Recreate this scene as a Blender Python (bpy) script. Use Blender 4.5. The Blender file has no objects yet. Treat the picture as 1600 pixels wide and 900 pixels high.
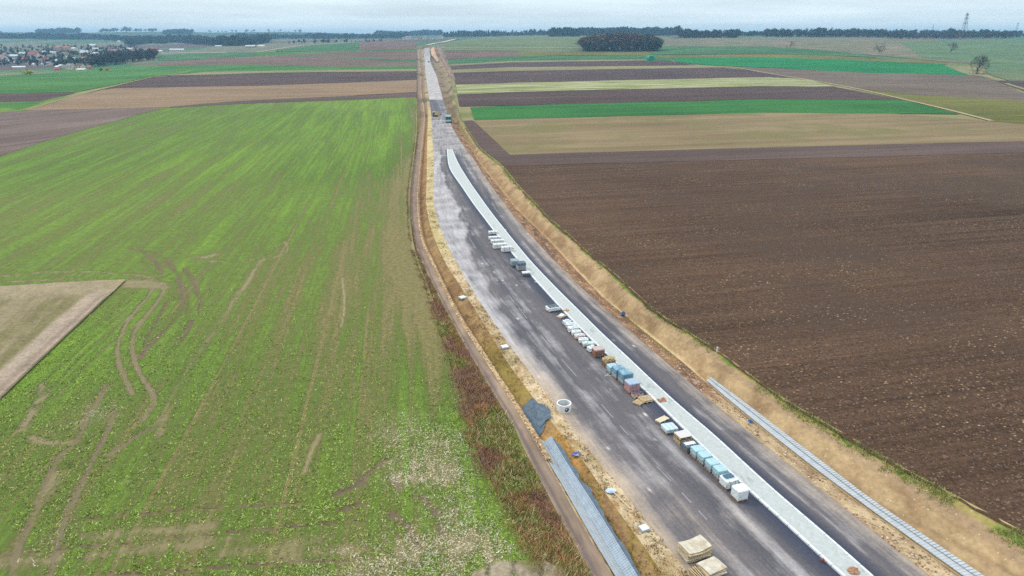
import bpy, math, random
import numpy as np

# ------------------------------------------------------------------ camera, sky, sun, exposure
scene = bpy.context.scene
COL = scene.collection
FPX, HORIZON, CAM_H = 1067.0, 58.0, 32.0          # focal length and horizon row in 1600x900 photo pixels, drone height
PITCH = math.atan((450.0 - HORIZON) / FPX)
cam_data = bpy.data.cameras.new("drone_camera")
cam_data.lens = FPX / 1600.0 * 36.0
cam_data.sensor_width = 36.0
cam_data.clip_start = 0.5
cam_data.clip_end = 60000.0
cam = bpy.data.objects.new("drone_camera", cam_data)
COL.objects.link(cam)
cam.location = (0, 0, CAM_H)
cam.rotation_euler = (math.pi / 2 - PITCH, 0, 0)
scene.camera = cam

SUN_EL, SUN_AZ = math.radians(42), math.radians(-62)   # soft sun, high on the left and ahead
world = bpy.data.worlds.new("World")
scene.world = world
world.use_nodes = True
wt = world.node_tree
wt.nodes.clear()
def wn(kind, **kw):
    n = wt.nodes.new(kind)
    for k, v in kw.items():
        setattr(n, k, v)
    return n
w_out = wn("ShaderNodeOutputWorld")
w_bg = wn("ShaderNodeBackground")
w_bg.inputs["Strength"].default_value = 0.1
w_sky = wn("ShaderNodeTexSky", sky_type="NISHITA", sun_disc=False)
w_sky.sun_elevation = SUN_EL
w_sky.sun_rotation = SUN_AZ
w_sky.air_density = 1.0
w_sky.dust_density = 2.0
w_tc = wn("ShaderNodeTexCoord")
w_sep = wn("ShaderNodeSeparateXYZ")
wt.links.new(w_tc.outputs["Generated"], w_sep.inputs[0])
w_ramp = wn("ShaderNodeValToRGB")                       # overcast: pale at the horizon, brighter towards the zenith
w_ramp.color_ramp.elements[0].position = 0.0
w_ramp.color_ramp.elements[0].color = (8.9, 9.4, 9.5, 1)
w_ramp.color_ramp.elements[1].position = 1.0
w_ramp.color_ramp.elements[1].color = (16.5, 17.0, 17.6, 1)
e = w_ramp.color_ramp.elements.new(0.07); e.color = (6.8, 8.3, 8.9, 1)
wt.links.new(w_sep.outputs["Z"], w_ramp.inputs["Fac"])
w_map = wn("ShaderNodeMapping")
w_map.inputs["Scale"].default_value = (2.2, 2.2, 30.0)
w_map.inputs["Rotation"].default_value = (0.0, 0.05, 0.4)
wt.links.new(w_tc.outputs["Generated"], w_map.inputs["Vector"])
w_noise = wn("ShaderNodeTexNoise")
w_noise.inputs["Scale"].default_value = 1.6
w_noise.inputs["Detail"].default_value = 7.0
w_noise.inputs["Roughness"].default_value = 0.55
wt.links.new(w_map.outputs[0], w_noise.inputs["Vector"])
w_cr = wn("ShaderNodeMapRange")
w_cr.inputs["From Min"].default_value = 0.35
w_cr.inputs["From Max"].default_value = 0.68
w_cr.inputs["To Min"].default_value = 0.88
w_cr.inputs["To Max"].default_value = 1.16
wt.links.new(w_noise.outputs["Fac"], w_cr.inputs["Value"])
w_mul = wn("ShaderNodeVectorMath", operation="SCALE")
wt.links.new(w_ramp.outputs["Color"], w_mul.inputs[0])
wt.links.new(w_cr.outputs["Result"], w_mul.inputs["Scale"])
w_mix = wn("ShaderNodeMix", data_type="RGBA")
w_mix.inputs["Factor"].default_value = 0.92
wt.links.new(w_sky.outputs["Color"], w_mix.inputs[6])
wt.links.new(w_mul.outputs[0], w_mix.inputs[7])
wt.links.new(w_mix.outputs[2], w_bg.inputs["Color"])
wt.links.new(w_bg.outputs[0], w_out.inputs["Surface"])

sun_data = bpy.data.lights.new("sun", "SUN")
sun_data.energy = 1.5
sun_data.angle = math.radians(10)
sun_data.color = (1.0, 0.96, 0.9)
sun = bpy.data.objects.new("sun", sun_data)
COL.objects.link(sun)
from mathutils import Vector, Matrix
sun_dir = Vector((math.sin(SUN_AZ) * math.cos(SUN_EL), math.cos(SUN_AZ) * math.cos(SUN_EL), math.sin(SUN_EL)))
sun.rotation_euler = sun_dir.to_track_quat("Z", "Y").to_euler()
sun.location = sun_dir * 500

vs = scene.view_settings
vs.view_transform = "Standard"
vs.look = "None"
vs.exposure = 0.2
vs.gamma = 1.0
vs.use_curve_mapping = False
scene.cycles.use_denoising = False
scene.cycles.max_bounces = 5
scene.cycles.diffuse_bounces = 3
scene.cycles.glossy_bounces = 2
scene.cycles.transparent_max_bounces = 8
scene.cycles.volume_bounces = 0

# ------------------------------------------------------------------ helpers: terrain, pixel rays, meshes
RNG = np.random.default_rng(7)
random.seed(7)
ALB = 1.36
def S2L(c):
    c = np.asarray(c, float) / 255.0
    return np.where(c <= 0.04045, c / 12.92, ((c + 0.055) / 1.055) ** 2.4)
def CL(r, g, b, k=1.0):
    """photo colour (0-255) -> base colour under this daylight"""
    l = S2L((r, g, b)) / ALB * k
    return (float(l[0]), float(l[1]), float(l[2]), 1.0)

A_KN = np.array([-0.95, -0.72, -0.45, -0.25, -0.116, 0.0, 0.165, 0.35, 0.5, 0.7, 0.95])
Y_KN = np.array([60, 300, 500, 650, 800, 950, 1100, 1300, 1600, 2000, 2800, 4200, 7000, 12000.0])
Z_KN = np.array([   # rows: distance, columns: bearing
    [0, 0, 0, 0, 0, 0, 0, 0, 0, 0, 0],
    [0, 0, 0, 0, 0, 0, 0, 0, 0, 0, 0],
    [-1, -1, 0, 0, 0, 0, 0, 0, 0, 0, 0],
    [-3, -3, -1, 0, 0, 0, 0, 0, 0, 1, 2],
    [-6, -6, -1, 2, 1, 1, 4, 4, 7, 7, 9],
    [-8, -8, 1, 7, 3, 5, 8, 13, 13, 15, 18],
    [-6, -5, 4, 13, 15, 14, 11, 19, 19, 22, 24],
    [0, 2, 7, 17, 20, 22, 20, 26, 26, 28, 30],
    [7, 8, 8, 20, 22, 30, 30, 33, 31, 31, 33],
    [12, 13, 12, 22, 25, 35, 36, 36, 34, 33, 34],
    [31, 31, 28, 30, 31, 38, 39, 38, 36, 34, 35],
    [57, 57, 57, 54, 49, 45, 42, 40, 38, 36, 36],
    [60, 60, 60, 58, 53, 48, 44, 42, 40, 38, 38],
    [60, 60, 60, 58, 53, 48, 44, 42, 40, 38, 38],
], float)
_NA, _NY = 160, 260
_ta = np.linspace(A_KN[0], A_KN[-1], _NA)
_ty = np.linspace(math.log(Y_KN[0]), math.log(Y_KN[-1]), _NY)
_tab = np.array([np.interp(_ta, A_KN, r) for r in Z_KN])
_tab = np.array([np.interp(_ty, np.log(Y_KN), _tab[:, j]) for j in range(_NA)]).T
def _gs(a, s, ax):
    r = int(3 * s)
    k = np.exp(-0.5 * (np.arange(-r, r + 1) / s) ** 2); k /= k.sum()
    p = np.pad(a, [(r, r) if i == ax else (0, 0) for i in range(a.ndim)], mode="edge")
    return np.apply_along_axis(lambda m: np.convolve(m, k, "valid"), ax, p)
_tab = _gs(_gs(_tab, 3.2, 0), 5.0, 1)
def T(x, y):
    x = np.asarray(x, float); y = np.asarray(y, float)
    yy = np.clip(y, 61.0, 11900.0)
    a = np.clip(x / np.maximum(yy, 60.0), -0.949, 0.949)
    fa = (a - _ta[0]) / (_ta[1] - _ta[0]); fy = (np.log(yy) - _ty[0]) / (_ty[1] - _ty[0])
    i = np.clip(np.floor(fy).astype(int), 0, _NY - 2); j = np.clip(np.floor(fa).astype(int), 0, _NA - 2)
    fy = fy - i; fa = fa - j
    und = np.sin(x / 47.0 + 0.6 * np.sin(y / 90.0)) * np.sin(y / 61.0 + x / 210.0) + 0.7 * np.sin(x / 83.0 - y / 120.0)
    far_roll = np.clip((yy - 2300.0) / 1300.0, 0, 1) * (6.0 * np.sin(x / 310.0 + 0.8) + 4.0 * np.sin(x / 137.0 + y / 900.0))
    am = np.clip((yy - 700.0) / 400.0, 0, 1) * np.clip(np.abs(x + 0.13 * y - 20) / 90.0 - 0.3, 0, 1)
    return (_tab[i, j] * (1 - fy) * (1 - fa) + _tab[i + 1, j] * fy * (1 - fa)
            + _tab[i, j + 1] * (1 - fy) * fa + _tab[i + 1, j + 1] * fy * fa) + 0.7 * am * und + far_roll

_cp, _sp = math.cos(PITCH), math.sin(PITCH)
_STEPS = np.exp(np.linspace(math.log(12.0), math.log(9400.0), 700))
def at(u, v, zo=0.0):
    """point of the terrain (raised by zo) seen at photo pixel (u, v): arrays x, y, z"""
    u = np.atleast_1d(np.asarray(u, float)); v = np.atleast_1d(np.asarray(v, float))
    rx = (u - 800.0) / FPX; ry = (450.0 - v) / FPX
    dx, dy, dz = rx, _cp + _sp * ry, -_sp + _cp * ry
    kx, kz = dx / dy, dz / dy
    ys = _STEPS[None, :]
    g = (CAM_H + kz[:, None] * ys) - (T(kx[:, None] * ys, ys) + zo)
    hit = g < 0
    idx = np.where(hit.any(1), hit.argmax(1), len(_STEPS) - 1)
    lo = _STEPS[np.maximum(idx - 1, 0)].copy(); hi = _STEPS[idx].copy()
    for _ in range(30):
        m = 0.5 * (lo + hi)
        f = (CAM_H + kz * m) - (T(kx * m, m) + zo)
        lo = np.where(f >= 0, m, lo); hi = np.where(f < 0, m, hi)
    y = 0.5 * (lo + hi)
    x = kx * y
    return x, y, T(x, y) + zo
def P(u, v, zo=0.0):
    x, y, z = at(u, v, zo)
    return float(x[0]), float(y[0]), float(z[0])
def pxm(y):
    """photo pixels per metre at ground distance y"""
    return FPX / (y * _cp + CAM_H * _sp)

def vnoise(x, y, seed=0):
    xi = np.floor(x).astype(np.int64); yi = np.floor(y).astype(np.int64)
    fx = x - xi; fy = y - yi
    fx = fx * fx * (3 - 2 * fx); fy = fy * fy * (3 - 2 * fy)
    def h(a, b):
        n = (a * 374761393 + b * 668265263 + seed * 974634777) & 0x7FFFFFFF
        n = ((n ^ (n >> 13)) * 1274126177) & 0x7FFFFFFF
        n = (n ^ (n >> 16)) & 0xFFFF
        return n / 65535.0
    return (h(xi, yi) * (1 - fx) * (1 - fy) + h(xi + 1, yi) * fx * (1 - fy)
            + h(xi, yi + 1) * (1 - fx) * fy + h(xi + 1, yi + 1) * fx * fy)
def fbm(x, y, seed=0, oct=4):
    s = 0; a = 0.5; t = 0
    for o in range(oct):
        s = s + a * vnoise(x * 2 ** o, y * 2 ** o, seed + o * 17); t += a; a *= 0.55
    return s / t
def sstep(e0, e1, x):
    t = np.clip((np.asarray(x, float) - e0) / (e1 - e0), 0, 1)
    return t * t * (3 - 2 * t)
def segdist(x, y, pts):
    """distance from points to a polyline"""
    d = np.full(x.shape, 1e9)
    for (ax, ay), (bx, by) in zip(pts[:-1], pts[1:]):
        vx, vy = bx - ax, by - ay
        t = np.clip(((x - ax) * vx + (y - ay) * vy) / max(vx * vx + vy * vy, 1e-9), 0, 1)
        d = np.minimum(d, np.hypot(x - ax - t * vx, y - ay - t * vy))
    return d
def smooth_px(pts, n=40):
    """Catmull-Rom through pixel points"""
    p = np.array(pts, float)
    p = np.vstack([2 * p[0] - p[1], p, 2 * p[-1] - p[-2]])
    out = []
    per = max(2, n // (len(p) - 3))
    for i in range(1, len(p) - 2):
        for t in np.linspace(0, 1, per, endpoint=False):
            a, b, c, d = p[i - 1], p[i], p[i + 1], p[i + 2]
            out.append(0.5 * ((2 * b) + (-a + c) * t + (2 * a - 5 * b + 4 * c - d) * t * t + (-a + 3 * b - 3 * c + d) * t ** 3))
    out.append(p[-2])
    return np.array(out)
def px_line(pts, zo=0.0, n=40):
    q = smooth_px(pts, n)
    x, y, z = at(q[:, 0], q[:, 1], zo)
    return np.c_[x, y]

def new_mesh(name, co, faces, nper, mat=None, smooth=False, attrs=None, uv=None, mat_index=None):
    """co (n,3); faces (m,nper) integer array"""
    me = bpy.data.meshes.new(name)
    co = np.ascontiguousarray(co, dtype=np.float32); f = np.ascontiguousarray(faces, dtype=np.int32)
    me.vertices.add(len(co)); me.vertices.foreach_set("co", co.ravel())
    me.loops.add(f.size); me.loops.foreach_set("vertex_index", f.ravel())
    me.polygons.add(len(f)); me.polygons.foreach_set("loop_start", np.arange(0, f.size, nper, dtype=np.int32))
    if mat is not None:
        for m in (mat if isinstance(mat, (list, tuple)) else [mat]):
            me.materials.append(m)
    if mat_index is not None:
        me.polygons.foreach_set("material_index", np.ascontiguousarray(mat_index, dtype=np.int32))
    me.update(calc_edges=True)
    me.polygons.foreach_set("use_smooth", np.full(len(f), smooth, dtype=bool))
    if uv is not None:
        l = me.uv_layers.new(name="UVMap")
        l.data.foreach_set("uv", np.ascontiguousarray(uv[f.ravel()], dtype=np.float32).ravel())
    for k, a in (attrs or {}).items():
        a = np.asarray(a, dtype=np.float32)
        if a.ndim == 1:
            at_ = me.attributes.new(k, "FLOAT", "POINT"); at_.data.foreach_set("value", a)
        else:
            at_ = me.attributes.new(k, "FLOAT_COLOR", "POINT")
            at_.data.foreach_set("color", np.c_[a, np.ones(len(a))].astype(np.float32).ravel())
    return me
def link(name, me, parent=None, kind=None, label=None, category=None, group=None):
    o = bpy.data.objects.new(name, me)
    COL.objects.link(o)
    if parent is not None:
        o.parent = parent
    for k, v in (("kind", kind), ("label", label), ("category", category), ("group", group)):
        if v:
            o[k] = v
    return o
def grid(name, X, Y, Z, mat, smooth=True, attrs=None, uv=None, **kw):
    R, C = X.shape
    i = np.arange(R * C).reshape(R, C)
    f = np.stack([i[:-1, :-1], i[:-1, 1:], i[1:, 1:], i[1:, :-1]], -1).reshape(-1, 4)
    at_ = {k: np.asarray(v).ravel() for k, v in (attrs or {}).items()}
    uv_ = None if uv is None else np.c_[uv[0].ravel(), uv[1].ravel()]
    me = new_mesh(name, np.c_[X.ravel(), Y.ravel(), Z.ravel()], f, 4, mat, smooth, at_, uv_)
    return link(name, me, **kw)
def empty(name, loc, rz=0.0, label=None, category=None, group=None):
    o = bpy.data.objects.new(name, None)
    COL.objects.link(o)
    o.empty_display_size = 0.3
    o.location = loc; o.rotation_euler = (0, 0, rz)
    for k, v in (("label", label), ("category", category), ("group", group)):
        if v:
            o[k] = v
    return o

# ------------------------------------------------------------------ material helper
class NB:
    def __init__(self, name, rough=0.9, spec=0.2):
        self.m = bpy.data.materials.new(name); self.m.use_nodes = True
        self.t = self.m.node_tree
        self.b = self.t.nodes["Principled BSDF"]
        self.b.inputs["Roughness"].default_value = rough
        self.b.inputs["Specular IOR Level"].default_value = spec
    def n(self, kind, **kw):
        nd = self.t.nodes.new(kind)
        for k, v in kw.items():
            setattr(nd, k, v)
        return nd
    def set(self, sock, val):
        if hasattr(val, "is_linked") or isinstance(val, bpy.types.NodeSocket):
            self.t.links.new(val, sock)
        else:
            sock.default_value = val
    def obj(self):
        return self.n("ShaderNodeTexCoord").outputs["Object"]
    def uv(self):
        return self.n("ShaderNodeUVMap", uv_map="UVMap").outputs[0]
    def attr(self, name, col=False):
        a = self.n("ShaderNodeAttribute", attribute_name=name)
        return a.outputs["Color" if col else "Fac"]
    def map(self, vec, scale=(1, 1, 1), rot=(0, 0, 0), loc=(0, 0, 0)):
        m = self.n("ShaderNodeMapping")
        self.set(m.inputs["Vector"], vec)
        m.inputs["Scale"].default_value = scale; m.inputs["Rotation"].default_value = rot; m.inputs["Location"].default_value = loc
        return m.outputs[0]
    def noise(self, vec, scale=1.0, detail=4.0, rough=0.55, dist=0.0):
        n = self.n("ShaderNodeTexNoise")
        self.set(n.inputs["Vector"], vec)
        n.inputs["Scale"].default_value = scale; n.inputs["Detail"].default_value = detail
        n.inputs["Roughness"].default_value = rough; n.inputs["Distortion"].default_value = dist
        return n.outputs["Fac"]
    def voro(self, vec, scale=1.0, feature="F1", out="Distance", rnd=1.0):
        n = self.n("ShaderNodeTexVoronoi", feature=feature)
        self.set(n.inputs["Vector"], vec); n.inputs["Scale"].default_value = scale
        n.inputs["Randomness"].default_value = rnd
        return n.outputs[out]
    def rng(self, val, a, b, lo=0.0, hi=1.0, smooth=False):
        n = self.n("ShaderNodeMapRange")
        if smooth:
            n.interpolation_type = "SMOOTHSTEP"
        self.set(n.inputs["Value"], val)
        n.inputs["From Min"].default_value = a; n.inputs["From Max"].default_value = b
        n.inputs["To Min"].default_value = lo; n.inputs["To Max"].default_value = hi
        return n.outputs["Result"]
    def math(self, op, a, b=0.0, clamp=False):
        n = self.n("ShaderNodeMath", operation=op, use_clamp=clamp)
        self.set(n.inputs[0], a); self.set(n.inputs[1], b)
        return n.outputs[0]
    def mix(self, f, a, b, mode="MIX"):
        n = self.n("ShaderNodeMix", data_type="RGBA", blend_type=mode)
        n.clamp_factor = True
        self.set(n.inputs["Factor"], f); self.set(n.inputs[6], a); self.set(n.inputs[7], b)
        return n.outputs[2]
    def color(self, c):
        self.set(self.b.inputs["Base Color"], c); return self
    def bump(self, h, strength=0.5, dist=0.1):
        n = self.n("ShaderNodeBump")
        n.inputs["Strength"].default_value = strength; n.inputs["Distance"].default_value = dist
        self.set(n.inputs["Height"], h)
        self.t.links.new(n.outputs[0], self.b.inputs["Normal"]); return self

_MC = {}
def flat(name, c, rough=0.8, spec=0.25, var=0.12, scale=6.0, bump=0.0, c2=None):
    """plain material with grain, cached by name"""
    if name in _MC:
        return _MC[name]
    m = NB(name, rough, spec)
    o = m.obj()
    n1 = m.noise(o, scale, 5, 0.6)
    dark = tuple(x * (1 - 2.2 * var) for x in c[:3]) + (1,)
    lite = tuple(min(1, x * (1 + 1.3 * var)) for x in c[:3]) + (1,)
    col = m.mix(m.rng(n1, 0.3, 0.7), dark, lite)
    if c2 is not None:
        col = m.mix(m.rng(m.noise(o, scale * 0.35, 4), 0.48, 0.6), col, c2)
    m.color(col)
    if bump:
        m.bump(m.noise(o, scale * 4, 5), bump, 0.03)
    _MC[name] = m.m
    return m.m
def vcol_mat(name, rough=0.85, spec=0.15, trans=0.0):
    if name in _MC:
        return _MC[name]
    m = NB(name, rough, spec)
    m.color(m.attr("tint", True))
    _MC[name] = m.m
    return m.m
# ------------------------------------------------------------------ the road corridor: traced lines -> x(Y)
LINES_PX = {
 "EL": (0.0, [(648,103),(649,120),(649,147),(650,165),(650,185),(648,215),(644,245),(640,270),(636,300),(636,340),(640,380),(650,415),(664,450),(678,490),(690,530),(705,570),(715,610),(728,660),(745,710),(770,760),(795,810),(830,860),(850,898)]),
 "TL": (-0.7, [(651,103),(653,117),(653,147),(657,165),(659,185),(656,205),(652,230),(646,258),(641,285),(639,315),(643,350),(651,390),(666,424),(680,452),(694,480),(716,520),(732,550),(753,583),(768,610),(783,634),(801,661),(813,688),(825,715),(834,730),(848,756),(868,796),(892,840),(912,876),(922,898)]),
 "TR": (-0.8, [(655,103),(657,117),(657,147),(661,165),(663,185),(661,205),(657,240),(654,275),(651,310),(653,345),(658,380),(674,410),(692,450),(704,474),(718,500),(732,523),(750,550),(771,584),(791,614),(807,638),(818,660),(836,690),(852,720),(872,752),(900,804),(930,856),(956,898)]),
 "WR": (-1.75, [(658,103),(660,117),(660,147),(664,165),(666,185),(664.5,205),(661,240),(658,275),(656,310),(658,345),(664,380),(680,410),(697,448),(710,474),(724,500),(740,523),(757,550),(776,579),(797,614),(812,636),(826,660),(850,690),(866,724),(884,752),(914,800),(942,848),(971,898)]),
 "SL": (-1.25, [(661,103),(663,117),(664,147),(668,165),(669,185),(668,205),(667,240),(667,280),(665,315),(670,345),(680,376),(698,416),(712,434),(732,468),(752,498),(767,524),(783,550),(798,574),(814,595),(830,616),(848,640),(864,663),(880,682),(906,711),(936,756),(964,796),(996,840),(1020,872),(1036,898)]),
 "AL": (-1.3, [(663,73),(663.5,95),(666,122),(669.5,145),(671,155),(674.5,182),(676,217),(678,245),(678,280),(677,312),(683,340),(690,362),(706,396),(724,428),(744,462),(764,492),(784,520),(801,545),(819,569),(838,595),(860,622),(885,658),(907,685),(930,714),(945,733),(978,770),(1010,814),(1048,860),(1080,898)]),
 "ML": (-1.3, [(698.4,234),(700,258),(704,268),(720,290),(740,320),(757,342),(771,361),(798,394),(808,406),(828,430),(856,460),(872,479),(904,512),(930,538),(943,551),(966,573),(1006.7,611),(1036,640),(1066,670),(1095,698),(1127,729),(1174,772),(1220,813),(1284,873),(1312,898)]),
 "MR": (-1.3, [(707,234),(716,256),(736,288),(760,322),(775,342),(803,377),(830,410),(876,458),(915,496),(936,518),(957,537),(984,562),(1015,592),(1067,640),(1111,676),(1136,699),(1160,722),(1218,775),(1288,834),(1360,898)]),
 "AR": (-1.3, [(671,73),(672,95),(682,117),(691,152),(697.5,172),(706,199),(724,228),(740,248),(753,270),(780,308),(806,342),(835,374),(864,406),(900,442),(932,471),(945,484),(975,509),(1005,536),(1038,563),(1080,600),(1118,634),(1136,648),(1178,682),(1222,719),(1280,764),(1350,820),(1410,868),(1448,898)]),
 "RB": (-1.9, [(673,73),(676,95),(689,117),(700,152),(706,172),(716,197),(733,226),(748,254),(776,288),(808,328),(852,370),(900,422),(945,467),(963,482),(990,503),(1012,523),(1042,545),(1080,577),(1107,601),(1168,652),(1228,700),(1280,741),(1360,800),(1436,855),(1496,898)]),
 "RD": (-1.35, [(675,73),(678,95),(691,117),(703,152),(709,172),(719,195),(738,226),(754,254),(782,286),(815,326),(862,370),(910,420),(955,465),(973,480),(1000,501),(1022,521),(1054,545),(1092,576),(1117,594),(1200,656),(1254,698),(1306,737),(1360,780),(1454,843),(1535,898)]),
 "ER": (0.05, [(694,73),(697,85),(700,95),(704,117),(708,145),(714,165),(722,190),(730,202),(752,234),(786,258),(810,290),(840,320),(856,340),(890,366),(920,396),(960,426),(996,460),(1033,494),(1080,521),(1140,560),(1200,608),(1252,640),(1320,678),(1400,726),(1480,768),(1600,832),(1710,890)]),
}
LINE = {}
_YG = np.exp(np.linspace(math.log(13.0), math.log(1215.0), 900))
for _k, (_zo, _pts) in LINES_PX.items():
    _u, _v = np.array(_pts, float).T
    _x, _y, _ = at(_u, _v, _zo)
    _o = np.argsort(_y); _x, _y = _x[_o], _y[_o]
    _xi = np.interp(_YG, _y, _x)
    _s = (_x[1] - _x[0]) / (_y[1] - _y[0]) if _k != "EL" else (_x[2] - _x[0]) / (_y[2] - _y[0])
    _xi = np.where(_YG < _y[0], _x[0] + _s * (_YG - _y[0]), _xi)
    _s2 = (_x[-1] - _x[-2]) / (_y[-1] - _y[-2])
    _xi = np.where(_YG > _y[-1], _x[-1] + np.clip(_s2, -0.16, 0.0) * (_YG - _y[-1]), _xi)
    LINE[_k] = _gs(_xi, 7.0, 0)
_prev = LINE["EL"]
for _k in ("TL", "TR", "WR", "SL", "AL", "AR", "RB", "RD", "ER"):          # keep the order from left to right
    LINE[_k] = np.maximum(LINE[_k], _prev + {"TL": .4, "AR": 5.5, "ER": 1.0}.get(_k, 0.45)); _prev = LINE[_k]
_cv = sstep(1080, 1195, _YG)                                             # the earthworks narrow to the carriageway at the crest
for _k in ("EL", "TL", "TR", "WR", "SL"):
    LINE[_k] = LINE[_k] * (1 - _cv) + (LINE["AL"] - {"EL": 2.0, "TL": 1.6, "TR": 1.2, "WR": 0.8, "SL": 0.4}[_k]) * _cv
for _k in ("RB", "RD", "ER"):
    LINE[_k] = LINE[_k] * (1 - _cv) + (LINE["AR"] + {"RB": 0.5, "RD": 1.0, "ER": 2.0}[_k]) * _cv
LINE["ML"] = np.maximum(LINE["ML"], LINE["AL"] + 1.0)
LINE["MR"] = np.minimum(np.maximum(LINE["MR"], LINE["ML"] + 0.6), LINE["AR"] - 1.0)
def lx(k, y):
    return np.interp(y, _YG, LINE[k])
Y_TIP = P(702, 234, -1.3)[1]
ZR = -1.3

def rows(y0, y1, k=0.006, mn=0.3):
    out = [y0]
    while out[-1] < y1:
        out.append(out[-1] + max(mn, out[-1] * k))
    out[-1] = y1
    return np.array(out)
def vrow(Y):
    """photo row of flat ground at distance Y (for placing features along the road)"""
    k = -CAM_H / np.maximum(Y, 1.0)
    return 450 - FPX * (k * _cp + _sp) / (_cp - k * _sp)

# ------------------------------------------------------------------ materials of the ground
def earth_mat(name, fine=7.0, amp=0.5, bump=0.6, bd=0.08, rough=0.95, stretch=None, flecks=None):
    """vertex tint broken up by fine grain, small stones and bumps"""
    m = NB(name, rough, 0.1)
    o = m.obj()
    vec = o if stretch is None else m.map(m.uv(), stretch)
    n1 = m.noise(vec, fine, 6, 0.65)
    n2 = m.noise(o, 0.35, 4, 0.6)
    f = m.math("ADD", m.rng(n1, 0.25, 0.75, 1 - amp, 1 + amp), m.rng(n2, 0.3, 0.7, -0.15, 0.15))
    v = m.n("ShaderNodeVectorMath", operation="SCALE")
    m.set(v.inputs[0], m.attr("tint", True)); m.set(v.inputs["Scale"], f)
    col = v.outputs[0]
    if flecks:
        c, sc, th = flecks
        k = m.rng(m.voro(o, sc), th, th * 0.6)
        k = m.math("MULTIPLY", k, m.rng(m.noise(o, 0.6, 3), 0.45, 0.6))
        col = m.mix(k, col, c)
    m.color(col)
    m.bump(m.math("ADD", n1, m.noise(o, fine * 0.3, 4)), bump, bd)
    return m.m

def field_mat(name, base, alt, ang, period=3.0, streak=0.7, fleck=None, bump=0.4, grain=0.25, patch=None):
    """field with drill rows or furrows along direction ang (radians from +X)"""
    m = NB(name, 0.95, 0.08)
    o = m.obj()
    r = m.map(o, (1, 1, 1), (0, 0, -ang))
    s1 = m.noise(m.map(r, (0.012, 1.0 / period, 1)), 1.0, 5, 0.6)
    s2 = m.noise(m.map(r, (0.05, 4.0 / period, 1), loc=(31, 7, 0)), 1.0, 4, 0.6)
    big = m.noise(o, 0.012, 4, 0.55)
    f = m.math("ADD", m.math("MULTIPLY", s1, streak), m.math("MULTIPLY", s2, 0.35))
    f = m.math("ADD", f, m.math("MULTIPLY", big, 1.0 - streak * 0.5))
    tot = streak + 0.35 + 1.0 - streak * 0.5
    dk = tuple(x * 0.82 for x in base[:3]) + (1,); lt = tuple(x * 1.12 for x in alt[:3]) + (1,)
    col = m.mix(m.rng(f, tot * 0.36, tot * 0.64), dk, lt)
    s3 = m.noise(m.map(r, (0.004, 0.09, 1), loc=(77, 3, 0)), 1.0, 4, 0.6)
    v0 = m.n("ShaderNodeVectorMath", operation="SCALE")
    m.set(v0.inputs[0], col); m.set(v0.inputs["Scale"], m.rng(s3, 0.3, 0.7, 0.84, 1.16)); col = v0.outputs[0]
    g = m.noise(o, 3.0, 5, 0.7)
    v = m.n("ShaderNodeVectorMath", operation="SCALE")
    m.set(v.inputs[0], col); m.set(v.inputs["Scale"], m.rng(g, 0.25, 0.75, 1 - grain, 1 + grain))
    col = v.outputs[0]
    if patch:
        col = m.mix(m.rng(m.noise(o, 0.03, 5, 0.6), 0.5, 0.62), col, patch)
    if fleck:
        c, sc, th, dens = fleck
        k = m.math("MULTIPLY", m.rng(m.voro(m.map(r, (0.6, 1, 1)), sc), th, th * 0.5), m.rng(m.noise(o, 0.08, 5, 0.65), dens, dens + 0.15))
        col = m.mix(k, col, c)
    m.color(col)
    m.bump(m.math("ADD", g, m.math("MULTIPLY", s2, 1.5)), bump, 0.15)
    return m.m

# ------------------------------------------------------------------ ground sheet reaching the horizon, dipped under the road corridor
def ground_material():
    m = NB("ground_soil", 0.95, 0.08)
    o = m.obj()
    w = m.map(o, (1, 0.45, 1), (0, 0, 0.35))
    cell = m.n("ShaderNodeTexVoronoi", feature="F1", distance="MANHATTAN")
    m.set(cell.inputs["Vector"], w); cell.inputs["Scale"].default_value = 0.0042
    sp = m.n("ShaderNodeSeparateColor"); m.set(sp.inputs[0], cell.outputs["Color"])
    c = m.mix(m.rng(sp.outputs[0], 0.35, 0.4), CL(78, 108, 78), CL(118, 118, 96))
    c = m.mix(m.rng(sp.outputs[1], 0.66, 0.68), c, CL(100, 84, 78))
    c = m.mix(m.rng(sp.outputs[2], 0.72, 0.74), c, CL(70, 112, 76))
    near = m.mix(m.rng(m.noise(o, 0.03, 5), 0.45, 0.6), CL(150, 140, 100), CL(120, 125, 72))
    sx = m.n("ShaderNodeSeparateXYZ"); m.set(sx.inputs[0], o)
    c = m.mix(m.rng(sx.outputs[1], 700, 900), near, c)
    far = m.mix(m.rng(m.noise(m.map(o, (0.0012, 0.003, 1)), 1.0, 4), 0.45, 0.55), CL(56, 84, 60), CL(86, 100, 72))
    c = m.mix(m.rng(sx.outputs[1], 2300, 3000), c, far)
    n = m.noise(m.map(o, (0.004, 0.05, 1), (0, 0, -0.2)), 1, 5, 0.6)
    v = m.n("ShaderNodeVectorMath", operation="SCALE"); m.set(v.inputs[0], c); m.set(v.inputs["Scale"], m.rng(n, 0.3, 0.7, 0.85, 1.15))
    m.color(v.outputs[0])
    return m.m
_gy = np.concatenate([[-400, -150, -40, 0], rows(13, 9500, 0.022, 1.2)])
_yy = np.clip(_gy, 13, 1200)
_xl = lx("EL", _yy) + 0.6; _xr = lx("ER", _yy) - 0.6
_past = sstep(1185, 1215, _gy)
_mid = 0.5 * (_xl + _xr)
_xl = _xl * (1 - _past) + (_mid - 1.0) * _past; _xr = _xr * (1 - _past) + (_mid + 1.0) * _past
_W = np.abs(_gy) * 1.1 + 700
_t = np.linspace(0, 1, 90) ** 2.4
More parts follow.
